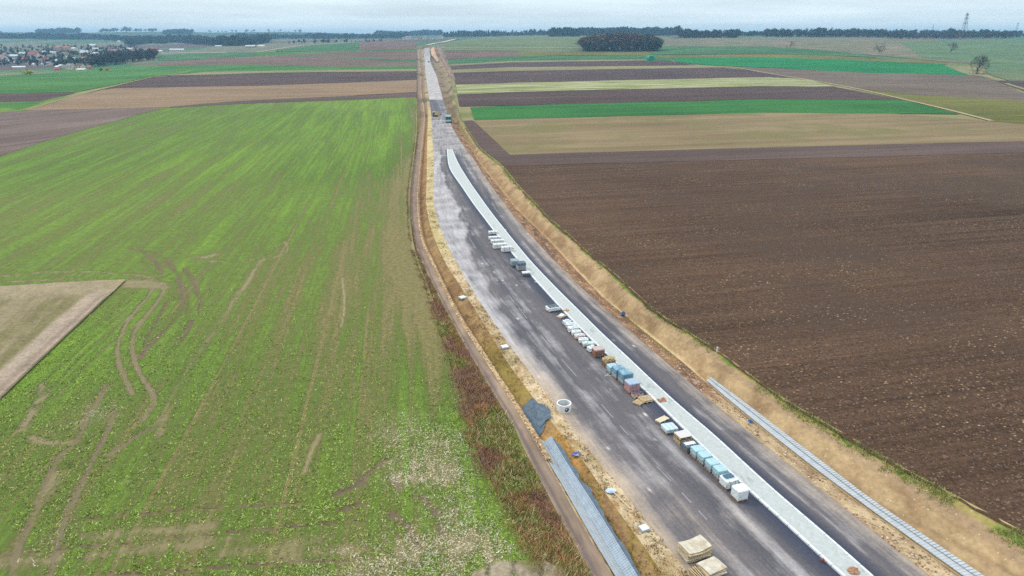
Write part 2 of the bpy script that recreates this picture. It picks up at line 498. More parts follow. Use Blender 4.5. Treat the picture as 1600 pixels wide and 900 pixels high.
_XL = _xl[:, None] + (-_W - _xl)[:, None] * _t[None, ::-1]
_XR = _xr[:, None] + (_W - _xr)[:, None] * _t[None, :]
_Xd = np.stack([_xl + 0.02, _xr - 0.02], 1)
_GX = np.concatenate([_XL, _Xd, _XR], 1)
_GY = np.repeat(_gy[:, None], _GX.shape[1], 1)
_GZ = T(_GX, _GY) - 0.16 * sstep(1300, 1000, _GY) - 0.1 * sstep(500, 700, _GY) * sstep(1300, 1000, _GY)
_GZ[:, 90:92] -= (3.2 * (1 - _past))[:, None]
grid("ground", _GX, _GY, _GZ, ground_material(), kind="structure")

# ------------------------------------------------------------------ strips of the corridor
def strip(name, ka, kb, za, zb, n, y0, y1, mat, tint, zn=0.06, za_fn=None, kfac=0.006, prof=None, **kw):
    """sheet between two traced lines; tint(lat, Y, X) gives photo colours (0-255)"""
    ys = rows(y0, y1, kfac, 0.28)
    t = np.linspace(0, 1, n)
    xa = (lx(ka, ys) if isinstance(ka, str) else ka(ys)); xb = (lx(kb, ys) if isinstance(kb, str) else kb(ys))
    X = xa[:, None] * (1 - t) + xb[:, None] * t
    Y = np.repeat(ys[:, None], n, 1)
    L = np.repeat(t[None, :], len(ys), 0)
    h = za * (1 - L) + zb * L
    if prof is not None:
        h = h + prof(L, Y)
    edge = np.minimum(1, np.minimum(L, 1 - L) * 8)
    h = h + zn * (fbm(X * 0.9, Y * 0.9, 5) - 0.5) * 2 * edge
    Z = T(X, Y) + h
    c = np.clip(tint(L, Y, X), 0, 255)
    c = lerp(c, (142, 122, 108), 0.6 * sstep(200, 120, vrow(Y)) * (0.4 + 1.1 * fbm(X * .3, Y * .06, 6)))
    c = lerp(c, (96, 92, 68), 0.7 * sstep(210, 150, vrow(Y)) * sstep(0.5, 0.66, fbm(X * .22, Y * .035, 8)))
    c = np.clip(c, 0, 255)
    col = S2L(c) / ALB
    sarc = np.concatenate([[0], np.cumsum(np.hypot(np.diff(ys), np.diff(xa)))])
    U = X - xa[:, None]; V = np.repeat(sarc[:, None], n, 1)
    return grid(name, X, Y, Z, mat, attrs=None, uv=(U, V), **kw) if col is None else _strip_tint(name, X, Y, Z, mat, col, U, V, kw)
def _strip_tint(name, X, Y, Z, mat, col, U, V, kw):
    R, C = X.shape
    i = np.arange(R * C).reshape(R, C)
    f = np.stack([i[:-1, :-1], i[:-1, 1:], i[1:, 1:], i[1:, :-1]], -1).reshape(-1, 4)
    me = new_mesh(name, np.c_[X.ravel(), Y.ravel(), Z.ravel()], f, 4, mat, True, {"tint": col.reshape(-1, 3)}, np.c_[U.ravel(), V.ravel()])
    return link(name, me, **kw)
def lerp(a, b, f):
    a = np.asarray(a, float); b = np.asarray(b, float)
    f = np.asarray(f)[..., None]
    return a * (1 - f) + b * f
M_EARTH = earth_mat("bare_earth", 3.5, 0.38, 0.7, 0.12)
M_SAND = earth_mat("sandy_earth", 2.2, 0.28, 0.6, 0.1, flecks=(CL(225, 210, 180), 2.4, 0.16))
M_TRACK = earth_mat("packed_dirt", 1.0, 0.22, 0.4, 0.05, stretch=(1.8, 0.25, 1))

Y0, Y1 = 13.5, 1195.0
def t_weeds(L, Y, X):
    n = fbm(X * 0.5, Y * 0.25, 11)
    c = lerp((120, 105, 62), (128, 92, 66), sstep(0.4, 0.6, n))
    return lerp(c, (118, 128, 58), sstep(0.52, 0.7, fbm(X * 0.4, Y * 0.2, 12)) * 0.8)
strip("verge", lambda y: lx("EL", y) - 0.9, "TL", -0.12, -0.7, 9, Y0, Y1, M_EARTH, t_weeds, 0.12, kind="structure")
def t_track(L, Y, X):
    n = fbm(X * 0.8, Y * 0.12, 21)
    c = lerp((160, 140, 120), (136, 118, 106), sstep(0.35, 0.65, n))
    c = lerp(c, (112, 98, 100), np.exp(-((L - 0.32 - 0.06 * (n - .5)) / 0.09) ** 2) * 0.75)
    c = lerp(c, (176, 152, 126), np.exp(-((L - 0.7) / 0.2) ** 2) * 0.5)
    c = lerp(c, (146, 122, 108), sstep(480, 300, vrow(Y)) * 0.6)
    return lerp(c, (172, 158, 134), sstep(0.14, 0.0, L) * 0.7)
strip("dirt_track", "TL", "TR", -0.7, -0.8, 11, Y0, Y1, M_TRACK, t_track, 0.03,
      prof=lambda L, Y: -0.07 * np.exp(-((L - 0.3) / 0.1) ** 2) - 0.05 * np.exp(-((L - 0.78) / 0.1) ** 2), kind="structure")
def t_wind(L, Y, X):
    n = fbm(X * 1.2, Y * 0.5, 31)
    c = lerp((222, 194, 150), (176, 140, 104), sstep(0.5, 0.72, n))
    return lerp(c, (150, 112, 80), sstep(0.55, 1.0, L) * 0.8)
strip("ditch_edge", "TR", "WR", -0.8, -1.75, 9, Y0, Y1, M_SAND, t_wind, 0.16,
      prof=lambda L, Y: 0.45 * np.exp(-((L - 0.3) / 0.22) ** 2) * sstep(0, .12, L) * sstep(P(850, 693, -1.6)[1], P(850, 680, -1.6)[1], Y), kind="structure")
def t_slope(L, Y, X):
    v = vrow(Y)
    n = fbm(X * 0.8, Y * 0.3, 41); n2 = fbm(X * 2.2, Y * 0.5, 42)
    c = lerp((164, 134, 92), (140, 110, 76), sstep(0.4, 0.65, n))
    c = lerp(c, (148, 134, 62), np.clip(sstep(500, 540, v) * sstep(640, 590, v), 0, 1) * (0.35 + 0.5 * n2))
    c = lerp(c, (166, 126, 92), sstep(330, 250, v) * 0.7)
    c = lerp(c, (150, 128, 66), sstep(690, 760, v) * sstep(0.42, 0.62, n2) * 0.85)
    c = lerp(c, (198, 152, 84), sstep(640, 668, v) * sstep(735, 690, v) * 0.8)
    return lerp(c, (120, 92, 62), sstep(0.55, 0.8, n2) * 0.35)
strip("ditch_slope", "WR", "SL", -1.75, -1.25, 13, Y0, Y1, M_EARTH, t_slope, 0.14, kind="structure")
def t_should(L, Y, X):
    v = vrow(Y)
    n = fbm(X * 0.7, Y * 0.3, 51); n2 = fbm(X * 1.8, Y * 1.2, 52)
    c = lerp((214, 192, 156), (190, 166, 128), sstep(0.4, 0.7, n))
    c = lerp(c, (168, 128, 84), sstep(0.55, 0.72, n2) * 0.7)
    c = lerp(c, (204, 188, 130), sstep(420, 360, v) * 0.6)
    c = lerp(c, (150, 132, 86), sstep(0.58, 0.75, fbm(X * 0.5, Y * 0.2, 53)) * 0.6)
    return c
strip("sand_shoulder", "SL", "AL", -1.25, -1.3, 12, Y0, Y1, M_SAND, t_should, 0.12, kind="structure")
def t_rshould(L, Y, X):
    v = vrow(Y)
    n = fbm(X * 0.9, Y * 0.4, 61); n2 = fbm(X * 2.0, Y * 1.4, 62)
    near = lerp((202, 178, 140), (170, 142, 110), sstep(0.4, 0.66, n))
    far = lerp((160, 124, 92), (122, 94, 76), sstep(0.4, 0.66, n))
    far = lerp(far, (214, 186, 158), sstep(0.62, 0.75, n2) * 0.8)
    far = lerp(far, (126, 118, 70), sstep(0.6, 0.9, L) * sstep(560, 520, v) * sstep(440, 480, v) * 0.7)
    c = lerp(far, near, sstep(585, 615, v))
    return lerp(c, (138, 112, 92), sstep(0.12, 0.0, L) * 0.7)
strip("sand_shoulder", "AR", "RB", -1.3, -1.9, 12, Y0, Y1, M_SAND, t_rshould, 0.12, kind="structure")
def t_bank(L, Y, X):
    v = vrow(Y)
    n = fbm(X * 0.6, Y * 0.3, 71); n2 = fbm(X * 0.7, Y * 0.35, 72); n3 = fbm(X * 0.25, Y * 0.2, 73)
    q = L + 0.16 * (n - 0.5) + 0.1 * (n3 - 0.5)
    c = lerp((188, 160, 120), (160, 131, 97), sstep(0.35, 0.7, n2))
    c = lerp(c, (222, 196, 148), sstep(0.10, 0.02, q) * 0.8)
    c = lerp(c, (168, 142, 112), sstep(0.48, 0.62, q) * (0.5 * sstep(380, 520, v) + 0.3))
    c = lerp(c, (164, 150, 90), sstep(0.72, 0.84, q) * 0.9)
    c = lerp(c, (108, 134, 54), sstep(0.74, 0.82, q) * sstep(0.99, 0.93, q) * sstep(0.42, 0.56, n3) * 0.9)
    c = lerp(c, (186, 164, 126), sstep(0.93, 1.0, q) * 0.7)
    c = lerp(c, (150, 116, 82), sstep(440, 330, v) * sstep(0.5, 0.1, L) * 0.55)
    g = fbm(X * 0.9 + Y * 0.55, L * 1.2 + 3, 74)
    c = lerp(c, (138, 112, 84), sstep(0.56, 0.7, g) * sstep(0.05, 0.2, L) * sstep(0.8, 0.6, L) * 0.5)
    return lerp(c, (132, 126, 72), sstep(235, 200, v) * sstep(0.6, 0.2, L) * 0.7)
strip("bank", "RB", "ER", -1.9, 0.12, 26, Y0, Y1, M_SAND, t_bank, 0.06,
      prof=lambda L, Y: 0.35 * np.sin(np.clip((L - .1) / .9, 0, 1) * math.pi) ** 1.5, kind="structure")

# ------------------------------------------------------------------ asphalt
def asphalt_mat():
    m = NB("dusty_asphalt", 0.85, 0.25)
    uv = m.uv(); o = m.obj()
    st = m.noise(m.map(uv, (0.9, 0.045, 1)), 1.0, 7, 0.66)
    st2 = m.noise(m.map(uv, (2.6, 0.22, 1), loc=(13, 5, 0)), 1.0, 6, 0.7)
    bl = m.noise(o, 0.22, 6, 0.62)
    d = m.attr("dust")
    f = m.math("ADD", d, m.math("MULTIPLY", m.math("SUBTRACT", st, 0.5), 0.9))
    f = m.math("ADD", f, m.math("MULTIPLY", m.math("SUBTRACT", st2, 0.5), 0.85))
    f = m.math("ADD", f, m.math("MULTIPLY", m.math("SUBTRACT", bl, 0.5), 1.0))
    f = m.rng(f, 0.28, 1.0, 0, 1)
    grain = m.noise(o, 5.0, 6, 0.75)
    tone = m.mix(m.rng(m.noise(m.map(uv, (0.5, 0.02, 1), loc=(3, 41, 0)), 1, 4), 0.35, 0.65), CL(84, 83, 90), CL(117, 111, 112))
    tone = m.mix(m.attr("blue"), tone, CL(66, 71, 88))
    dustc = m.mix(m.attr("warm"), CL(202, 197, 197), CL(192, 172, 150))
    col = m.mix(f, tone, dustc)
    spots = m.math("MULTIPLY", m.rng(m.voro(m.map(uv, (0.8, 0.35, 1)), 0.8), 0.13, 0.04), m.rng(bl, 0.5, 0.6))
    col = m.mix(spots, col, CL(215, 208, 205))
    v = m.n("ShaderNodeVectorMath", operation="SCALE"); m.set(v.inputs[0], col); m.set(v.inputs["Scale"], m.rng(grain, 0.25, 0.75, 0.72, 1.28))
    m.color(v.outputs[0])
    m.bump(m.math("ADD", grain, st2), 0.25, 0.03)
    return m.m
M_ASPHALT = asphalt_mat()
_ys = rows(Y0, Y1, 0.005, 0.3)
_n = 54
_t = np.linspace(0, 1, _n)
_al, _ar, _ml, _mr = (lx(k, _ys) for k in ("AL", "AR", "ML", "MR"))
_X = _al[:, None] * (1 - _t) + _ar[:, None] * _t
_Y = np.repeat(_ys[:, None], _n, 1)
_jag = (fbm(_Y[:, 0] * 0.8, _Y[:, 0] * 0 + 3.3, 81) - 0.5) * 0.7
_X[:, 0] -= np.abs(_jag); _X[:, -1] += 0.3 * np.abs(_jag[::-1])
_v = vrow(_Y)
_l = (_X - _al[:, None]) / np.maximum(_ml - _al, 0.5)[:, None]
_r = (_X - _mr[:, None]) / np.maximum(_ar - _mr, 0.5)[:, None]
_lt = np.repeat(_t[None], len(_ys), 0)
_hm = _ys[:, None] <= Y_TIP + 2
_nb = fbm(_X * 0.25, _Y * 0.08, 82) - 0.5
_dl = 0.26 + 0.62 * sstep(0.27, 0.02, _l + 0.25 * _nb) * sstep(360, 430, _v)
_pw = np.interp(_v, [225, 240, 320, 335, 372, 430, 520, 600], [0.62, 0.55, 0.55, 0.5, 0.36, 0.28, 0.2, 0.1])
_dl = np.maximum(_dl, 0.74 * sstep(_pw * 1.0 + 0.10, _pw * 1.0 - 0.08, _l + 0.45 * _nb) * sstep(520, 430, _v))
_dl += 0.46 * np.exp(-((_l - 0.74) / 0.06) ** 2) * sstep(600, 720, _v) + 0.22 * np.exp(-((_l - 0.36) / 0.06) ** 2) * sstep(420, 520, _v)
_dl += 0.18 * np.exp(-((_l - 0.55) / 0.05) ** 2) * sstep(600, 520, _v) * sstep(380, 430, _v)
_dl -= 0.3 * sstep(0.84, 0.95, _l)
_dr = 0.2 + 0.42 * sstep(0.5, 0.8, _r) - 0.2 * sstep(0.25, 0.05, _r) + 0.3 * np.exp(-((_r - 0.38) / 0.07) ** 2) * sstep(0.0, 0.2, _nb + 0.1)
_df = 0.62 + 0.0 * _lt
_df = np.where(_v < 183, np.where(_v > 152, 0.18 + 0.25 * sstep(.3, .7, _lt), 0.85), _df)
_df = np.where((_v < 183) & (_v > 176), 0.5, _df)
_df = np.where((_v < 96), 0.72, _df)
_hb = sstep(222, 250, _v + 30 * _nb)
_dust = np.where(_l <= 1.0, _dl, _dr) * _hb + _df * (1 - _hb)
_blue = np.where(_hm, np.where(_l <= 1.0, sstep(0.78, 0.98, _l), sstep(0.35, 0.02, _r)), 0.3)
_warm = np.where(_hm, np.where(_l <= 1.0, sstep(0.35, 0.0, _l) * sstep(480, 600, _v), 0.75 * sstep(0.4, 0.8, _r)), 0.25)
_warm = np.maximum(_warm, 0.9 * np.exp(-((_X - P(1085, 820, ZR)[0]) ** 2 + (_Y - P(1085, 820, ZR)[1]) ** 2) / 14.0))
_U = _X - _al[:, None]; _V = np.repeat(np.concatenate([[0], np.cumsum(np.hypot(np.diff(_ys), np.diff(_al)))])[:, None], _n, 1)
road = grid("road", _X, _Y, T(_X, _Y) + ZR + 0.012, M_ASPHALT, attrs={"dust": np.clip(_dust, 0, 1), "blue": np.clip(_blue, 0, 1), "warm": np.clip(_warm, 0, 1)},
            uv=(_U, _V), kind="structure")

# thin pale dashes along the paving joint and the long joint scratch
M_DASH = flat("worn_paint", CL(184, 180, 186), 0.8, 0.2, 0.15, 3.0)
def ribbon(name, ya, yb, frac, w, dz, mat, parent=None, k0="AL", k1="ML", **kw):
    ys = np.arange(ya, yb + 0.01, max(0.25, (yb - ya) / 30))
    xa, xb = lx(k0, ys), lx(k1, ys)
    xc = xa + (xb - xa) * frac
    X = np.stack([xc - w / 2, xc + w / 2], 1); Y = np.stack([ys, ys], 1)
    return grid(name, X, Y, T(X, Y) + ZR + dz, mat, parent=parent, **kw)
for _va, _vb in [(370, 388), (400, 414), (460, 472), (480, 498), (524, 541), (561, 588), (631, 653), (666, 680), (727, 752), (770, 786), (798, 812)]:
    ribbon("lane_dash", P(800, _vb, ZR)[1], P(800, _va, ZR)[1], 0.455, 0.065, 0.018, M_DASH, road)

# ------------------------------------------------------------------ median island: setts inside white kerbs
def sett_mat():
    m = NB("grey_setts", 0.85, 0.2)
    uv = m.uv(); o = m.obj()
    br = m.n("ShaderNodeTexBrick")
    m.set(br.inputs["Vector"], m.map(uv, (1, 1, 1), (0, 0, math.pi / 2)))
    br.inputs["Scale"].default_value = 1.0
    br.inputs["Brick Width"].default_value = 0.2; br.inputs["Row Height"].default_value = 0.1
    br.inputs["Mortar Size"].default_value = 0.008
    br.inputs["Color1"].default_value = CL(204, 209, 207); br.inputs["Color2"].default_value = CL(194, 200, 198)
    br.inputs["Mortar"].default_value = CL(184, 188, 186)
    st = m.rng(m.noise(m.map(o, (1.1, 0.35, 1)), 1.2, 5, 0.6), 0.6, 0.7)
    c = m.mix(m.math("MULTIPLY", st, 0.5), br.outputs["Color"], CL(150, 152, 148))
    n = m.noise(o, 2.5, 5, 0.65)
    v = m.n("ShaderNodeVectorMath", operation="SCALE"); m.set(v.inputs[0], c); m.set(v.inputs["Scale"], m.rng(n, 0.25, 0.75, 0.88, 1.1))
    m.color(v.outputs[0]); m.bump(br.outputs["Fac"], 0.3, -0.01)
    return m.m
_ym = rows(Y0, Y_TIP, 0.005, 0.3)
_a, _b = lx("ML", _ym), lx("MR", _ym)
KW = 0.2
_t = np.linspace(0, 1, 7)
_X = (_a + KW)[:, None] * (1 - _t) + (_b - KW)[:, None] * _t
_Y = np.repeat(_ym[:, None], 7, 1)
_s = np.repeat(np.concatenate([[0], np.cumsum(np.hypot(np.diff(_ym), np.diff(_a)))])[:, None], 7, 1)
median = grid("median_island", _X, _Y, T(_X, _Y) + ZR + 0.14, sett_mat(), uv=(_X - _a[:, None], _s), kind="structure")
M_KERB = flat("white_kerb", CL(236, 240, 240), 0.8, 0.2, 0.06, 1.5)
def kerb(k, side):
    """kerb stones a metre long, butted with narrow joints"""
    sv, fv, base = [], [], 0
    y = Y0
    while y < Y_TIP - 0.2:
        y2 = y + 0.97
        xs = lx(k, np.array([y, y2]))
        for (yy, xx) in ((y, xs[0]), (y2, xs[1])):
            z = float(T(xx, yy)) + ZR
            o = KW * side
            sv += [(xx, yy, z - 0.1), (xx, yy, z + 0.15), (xx + 0.02 * side, yy, z + 0.17), (xx + o, yy, z + 0.17), (xx + o, yy, z - 0.1)]
        for q in range(4):
            fv.append((base + q, base + q + 1, base + 5 + q + 1, base + 5 + q))
        base += 10
        y += 1.0
    return link("kerb", new_mesh("kerb", np.array(sv), np.array(fv), 4, M_KERB), parent=median)
kerb("ML", 1); kerb("MR", -1)
_xa, _xb = float(lx("ML", Y_TIP)), float(lx("MR", Y_TIP))
def box_arr(x0, x1, y0, y1, z0, z1):
    co = np.array([(x, y, z) for z in (z0, z1) for y in (y0, y1) for x in (x0, x1)], float)
    f = np.array([(0, 2, 3, 1), (4, 5, 7, 6), (0, 1, 5, 4), (1, 3, 7, 5), (3, 2, 6, 7), (2, 0, 4, 6)])
    return co, f
_co, _f = box_arr(_xa, _xb, Y_TIP - 0.25, Y_TIP, ZR - 0.1, ZR + 0.172)
link("kerb", new_mesh("kerb", _co, _f, 4, M_KERB), parent=median)
# ------------------------------------------------------------------ the near green field on the left
def leaf_field_mat():
    m = NB("young_crop", 0.9, 0.12)
    o = m.obj()
    r = m.map(o, (1, 1, 1), (0, 0, -0.157))
    f1 = m.noise(o, 2.4, 6, 0.75)
    f2 = m.noise(m.map(r, (2.6, 0.16, 1)), 1.0, 5, 0.7)
    fa = m.noise(m.map(r, (0.28, 0.012, 1), loc=(5, 2, 0)), 1.0, 4, 0.65)
    fb = m.noise(m.map(r, (1.0, 0.03, 1), loc=(15, 9, 0)), 1.0, 5, 0.7)
    c = m.attr("cover")
    for nz, am in ((f1, 1.0), (f2, 1.0), (fa, 1.45), (fb, 1.25)):
        c = m.math("ADD", c, m.math("MULTIPLY", m.math("SUBTRACT", nz, 0.5), am))
    sx = m.n("ShaderNodeSeparateXYZ"); m.set(sx.inputs[0], r)
    wob = m.math("MULTIPLY", m.noise(m.map(r, (0.02, 0.01, 1)), 1.0, 2), 1.2)
    tl = m.rng(m.math("PINGPONG", m.math("ADD", sx.outputs[0], wob), 2.4), 0.24, 0.08)
    tl = m.math("MULTIPLY", tl, m.rng(m.noise(m.map(r, (0.25, 0.012, 1), loc=(2, 71, 0)), 1.0, 4), 0.4, 0.6))
    c = m.math("SUBTRACT", c, m.math("MULTIPLY", tl, 0.5))
    hue = m.noise(o, 0.9, 5, 0.7)
    mid = m.mix(m.rng(hue, 0.32, 0.68), CL(98, 116, 48), CL(120, 136, 66))
    mid = m.mix(m.attr("deep"), mid, CL(88, 114, 44))
    lime = m.mix(m.rng(hue, 0.35, 0.65), CL(102, 140, 38), CL(134, 164, 58))
    soil = m.mix(m.rng(m.noise(o, 1.7, 5, 0.7), 0.3, 0.7), CL(112, 102, 60), CL(150, 140, 94))
    soil = m.mix(m.attr("mud"), soil, CL(112, 98, 80))
    soil = m.mix(m.attr("pale"), soil, CL(170, 156, 124))
    k = m.rng(c, 0.1, 0.5)
    col = m.mix(m.rng(c, 0.5, 1.1), m.mix(k, soil, mid), lime)
    sf = m.math("MULTIPLY", m.rng(m.voro(m.map(o, (1.0, 1.6, 1)), 4.2), 0.34, 0.2), m.attr("straw"))
    col = m.mix(m.math("MINIMUM", m.math("MULTIPLY", sf, 1.6), 1.0), col, CL(224, 214, 176))
    m.color(col)
    m.bump(m.math("ADD", f1, m.math("MULTIPLY", k, 0.5)), 0.8, 0.14)
    return m.m
Y_F1 = 412.0
_ys = rows(13.5, Y_F1, 0.0065, 0.28)
_n = 420
_right = lx("EL", _ys) + 0.5 * (fbm(_ys * 0.3, _ys * 0, 91) - 0.5)
_left = -(_ys * 0.86 + 30)
_t = np.linspace(0, 1, _n)
FX = _left[:, None] * (1 - _t) + _right[:, None] * _t
FY = np.repeat(_ys[:, None], _n, 1)
def project(x, y, z=0.0):
    """photo pixel of a world point"""
    ry, rz = y, z - CAM_H
    d = ry * _cp - rz * _sp
    return 800 + FPX * x / d, 450 - FPX * (ry * _sp + rz * _cp) / d
_dirx, _diry = -0.156, 0.988
FR = FX * _diry - FY * _dirx          # across the drill rows
FA = FX * _dirx + FY * _diry          # along them
_st = fbm(FR / 9.0, FA / 260.0, 101, 4); _st2 = fbm(FR / 2.6, FA / 120.0, 102, 3); _pb = fbm(FX / 30, FY / 45, 103, 4)
_cover = 0.46 + 0.3 * (_st - 0.5) + 0.4 * (_pb - 0.5) + 0.1 * sstep(60, 140, FY)
_deep = np.clip(0.2 + 1.2 * (fbm(FX / 40, FY / 60, 104) - 0.45) + 0.5 * sstep(120, 200, FY), 0, 1)
_mud = np.zeros_like(FX); _pale = np.zeros_like(FX); _straw = np.zeros_like(FX)
_dE = _right[:, None] - FX
_cover -= 0.08 * np.exp(-((_dE - 4) / 8.0) ** 2) * sstep(240, 150, FY) * sstep(45, 60, FY)
_cover += 0.3 * sstep(90, 10, _dE) * sstep(150, 220, FY)
_cover -= 0.5 * sstep(10.0, 0.0, _dE) * sstep(55, 90, FY)
def feature(pts, w, cover=0.0, mud=0.0, pale=0.0, n=40, wob=0.0):
    global _cover, _mud, _pale
    p = px_line(pts, 0, n)
    lo = p.min(0) - 4 * w - 2; hi = p.max(0) + 4 * w + 2
    r = np.where((_ys > lo[1]) & (_ys < hi[1]))[0]
    if len(r) == 0:
        return
    sl = slice(r[0], r[-1] + 1)
    d = segdist(FX[sl], FY[sl], p)
    g = np.exp(-(d / w) ** 2) * np.clip(1.4 * fbm(FX[sl] * 0.9, FY[sl] * 0.9, 111) + 0.3, 0.75, 1.15)
    _cover[sl] -= cover * g; _mud[sl] = np.maximum(_mud[sl], mud * g); _pale[sl] = np.maximum(_pale[sl], pale * g)
W0 = 0.24
for q in ([(240,441),(234,459),(204,495),(186,531),(184,561),(195,591),(207,615)], [(258,441),(252,462),(225,498),(207,528),(210,564),(225,594),(240,618),(237,636),(222,657)]):
    feature(q, W0, 0.95, 0.7, 0.35)
for q in ([(258,408),(279,429),(282,450),(285,480),(270,504),(240,534),(216,558)], [(288,420),(303,441),(309,462)], [(222,392),(246,412),(252,428)],
          [(300,500),(290,522),(282,534)]):
    feature(q, W0 * 1.2, 0.6, 0.9)
for q in ([(210,489),(170,520),(132,552),(66,624)], [(195,486),(120,550),(45,618)], [(222,500),(150,556),(84,624)]):
    feature(q, W0 * .8, 0.55, 0.4, 0.45)
for q in ([(168,600),(132,660),(120,687),(87,720),(57,792),(30,855),(15,898)], [(180,640),(162,684),(129,750),(99,816),(87,855),(78,898)],
          [(250,655),(200,690),(165,712)]):
    feature(q, 0.27, 0.55, 0.7, 0.2)
for q in ([(200,441),(225,441),(250,443)], [(205,446),(232,447),(256,449)]):
    feature(q, 0.9, 0.7, 0.3, 0.5)
for q in ([(232,438),(262,434),(284,444),(294,466),(292,490)], [(246,436),(272,424),(262,406),(236,394),(205,388)], [(262,470),(246,500),(228,530),(224,560)], [(300,440),(312,462),(310,490)]):
    feature(q, W0 * .8, 0.5, 0.8)
feature([(45,681),(60,688),(80,692),(110,690)], 0.25, 0.6, 0.4, 0.5)
feature([(70,600),(50,640),(35,670)], 0.5, 0.6, 0.5, 0.5)
for q in ([(290,408),(340,408),(400,405),(432,392),(429,382)], [(402,409),(440,398),(450,386),(444,378)]):
    feature(q, 0.18, 0.5, 0.1, 0.4)
feature([(372,456),(345,504),(315,546),(285,588),(264,627),(245,680)], 0.5, 0.3, 0.1, 0.3)
feature([(380,452),(395,425),(410,405)], 0.5, 0.4, 0.1, 0.4)
feature([(535,434),(538,470),(537,492),(533,510)], 0.1, 0.7, 0, 0.8)
feature([(499,680),(487,705),(475,738)], 0.18, 0.6, 0, 0.5)
feature([(300,400),(318,402),(335,398)], 0.9, 0.5, 0, 0.5)
for q in ([(0,868),(111,855),(216,846),(360,831),(480,820),(556,814)], [(150,898),(270,891),(390,882),(480,876),(560,874)], [(100,815),(168,807),(300,795),(390,790),(470,784)]):
    feature(q, 0.1, 1.0, 1.0)
for q in ([(140,868),(220,858),(300,850),(380,842)], [(330,866),(420,856),(520,838)], [(130,838),(240,830),(330,822)], [(0,880),(90,872)], [(440,868),(560,856)], [(60,780),(90,740)]):
    feature(q, 0.6, 0.32, 0.1, 0.3)
for q in ([(610,800),(628,815),(640,824)], [(655,776),(670,789),(684,804)], [(686,820),(694,838)], [(568,753),(545,762),(524,772)], [(535,795),(560,786)], [(618,748),(624,762)], [(640,835),(652,850)], [(600,720),(560,752)]):
    feature(q, 0.3, 0.7, 0.9)
for q in ([(0,432),(60,426),(130,424),(215,430),(240,436)], [(200,446),(236,448)], [(0,441),(100,436),(190,438)]):
    feature(q, 0.3, 0.7, 0.4, 0.45)
for (u, v, r, s) in [(646,732,1.7,1.6), (676,745,1.3,1.2), (634,676,2.6,0.5), (700,752,1.6,.8), (722,800,1.8,.8), (735,850,2.0,1.0), (668,884,2.0,.8), (560,890,2.0,.45), (480,896,1.6,.35),
                     (620,868,2.2,.5), (760,860,1.3,.8), (150,645,1.8,.35), (705,690,1.8,.5), (80,845,1.2,.2), (690,715,2.0,.5), (745,830,1.0,.8), (700,860,2.5,.6)]:
    x, y, _ = P(u, v)
    g = np.exp(-(((FX - x) / r) ** 2 + ((FY - y) / (r * 1.1)) ** 2)) * np.clip(2.4 * fbm(FX * .7, FY * .7, 121) - 0.4, 0.1, 1.2)
    _straw += 1.25 * s * g; _cover -= 0.35 * s * g; _pale = np.maximum(_pale, 0.7 * s * g)
for (u, v, r, s) in [(760,750,1.6,1), (776,790,1.8,1.1), (700,660,2.0,.5), (676,880,1.0,1.0), (740,700,1.4,.8), (755,820,1.4,.8), (730,650,1.2,.7), (300,570,5,.3), (60,600,6,.4), (100,540,6,.4)]:
    x, y, _ = P(u, v)
    g = np.exp(-(((FX - x) / r) ** 2 + ((FY - y) / (r * 1.3)) ** 2)) * (0.6 + 0.8 * fbm(FX * .7, FY * .7, 122))
    _cover += 0.7 * s * g; _deep = np.clip(_deep + 0.6 * s * g, 0, 1)
FZ = T(FX, FY) + 0.10 * (fbm(FX * 0.8, FY * 0.8, 131) - 0.5) - 0.10 * np.clip(_mud, 0, 1)
COVER = np.clip(_cover, -0.3, 1.3)
grid("crop_field", FX, FY, FZ, leaf_field_mat(), attrs={"cover": COVER, "deep": _deep, "mud": np.clip(_mud, 0, 1), "pale": np.clip(_pale, 0, 1), "straw": np.clip(_straw, 0, 1)}, kind="structure")
STRAW = np.clip(_straw, 0, 1.2)

# ------------------------------------------------------------------ the near ploughed field on the right
ANG = math.radians(14)
M_PLOUGH = field_mat("ploughed_soil", CL(74, 56, 45), CL(112, 87, 68), ANG, 1.3, 0.55, fleck=(CL(196, 170, 136), 2.0, 0.21, 0.46), bump=1.0, grain=0.62, patch=CL(90, 72, 59))
_ys = rows(13.5, 262.0, 0.008, 0.35)
_n = 260
_t = np.linspace(0, 1, _n) ** 1.3
_lft = lx("ER", _ys) - 0.15 - 0.6 * fbm(_ys * 0.4, _ys * 0, 141)
_rgt = _ys * 0.95 + 60
PX_ = _lft[:, None] * (1 - _t) + _rgt[:, None] * _t
PY_ = np.repeat(_ys[:, None], _n, 1)
_q = (PY_ * math.cos(ANG) - PX_ * math.sin(ANG))
_pf = sstep(190, 110, PY_)
PZ_ = T(PX_, PY_) + 0.02 + _pf * (0.08 + 0.16 * (fbm(PX_ * 1.1, PY_ * 1.1, 142) - 0.5) + 0.03 * np.sin(_q * 2 * math.pi / 1.9 + 2 * fbm(PX_ * .05, PY_ * .05, 143)))
grid("ploughed_field", PX_, PY_, PZ_, M_PLOUGH, kind="structure")

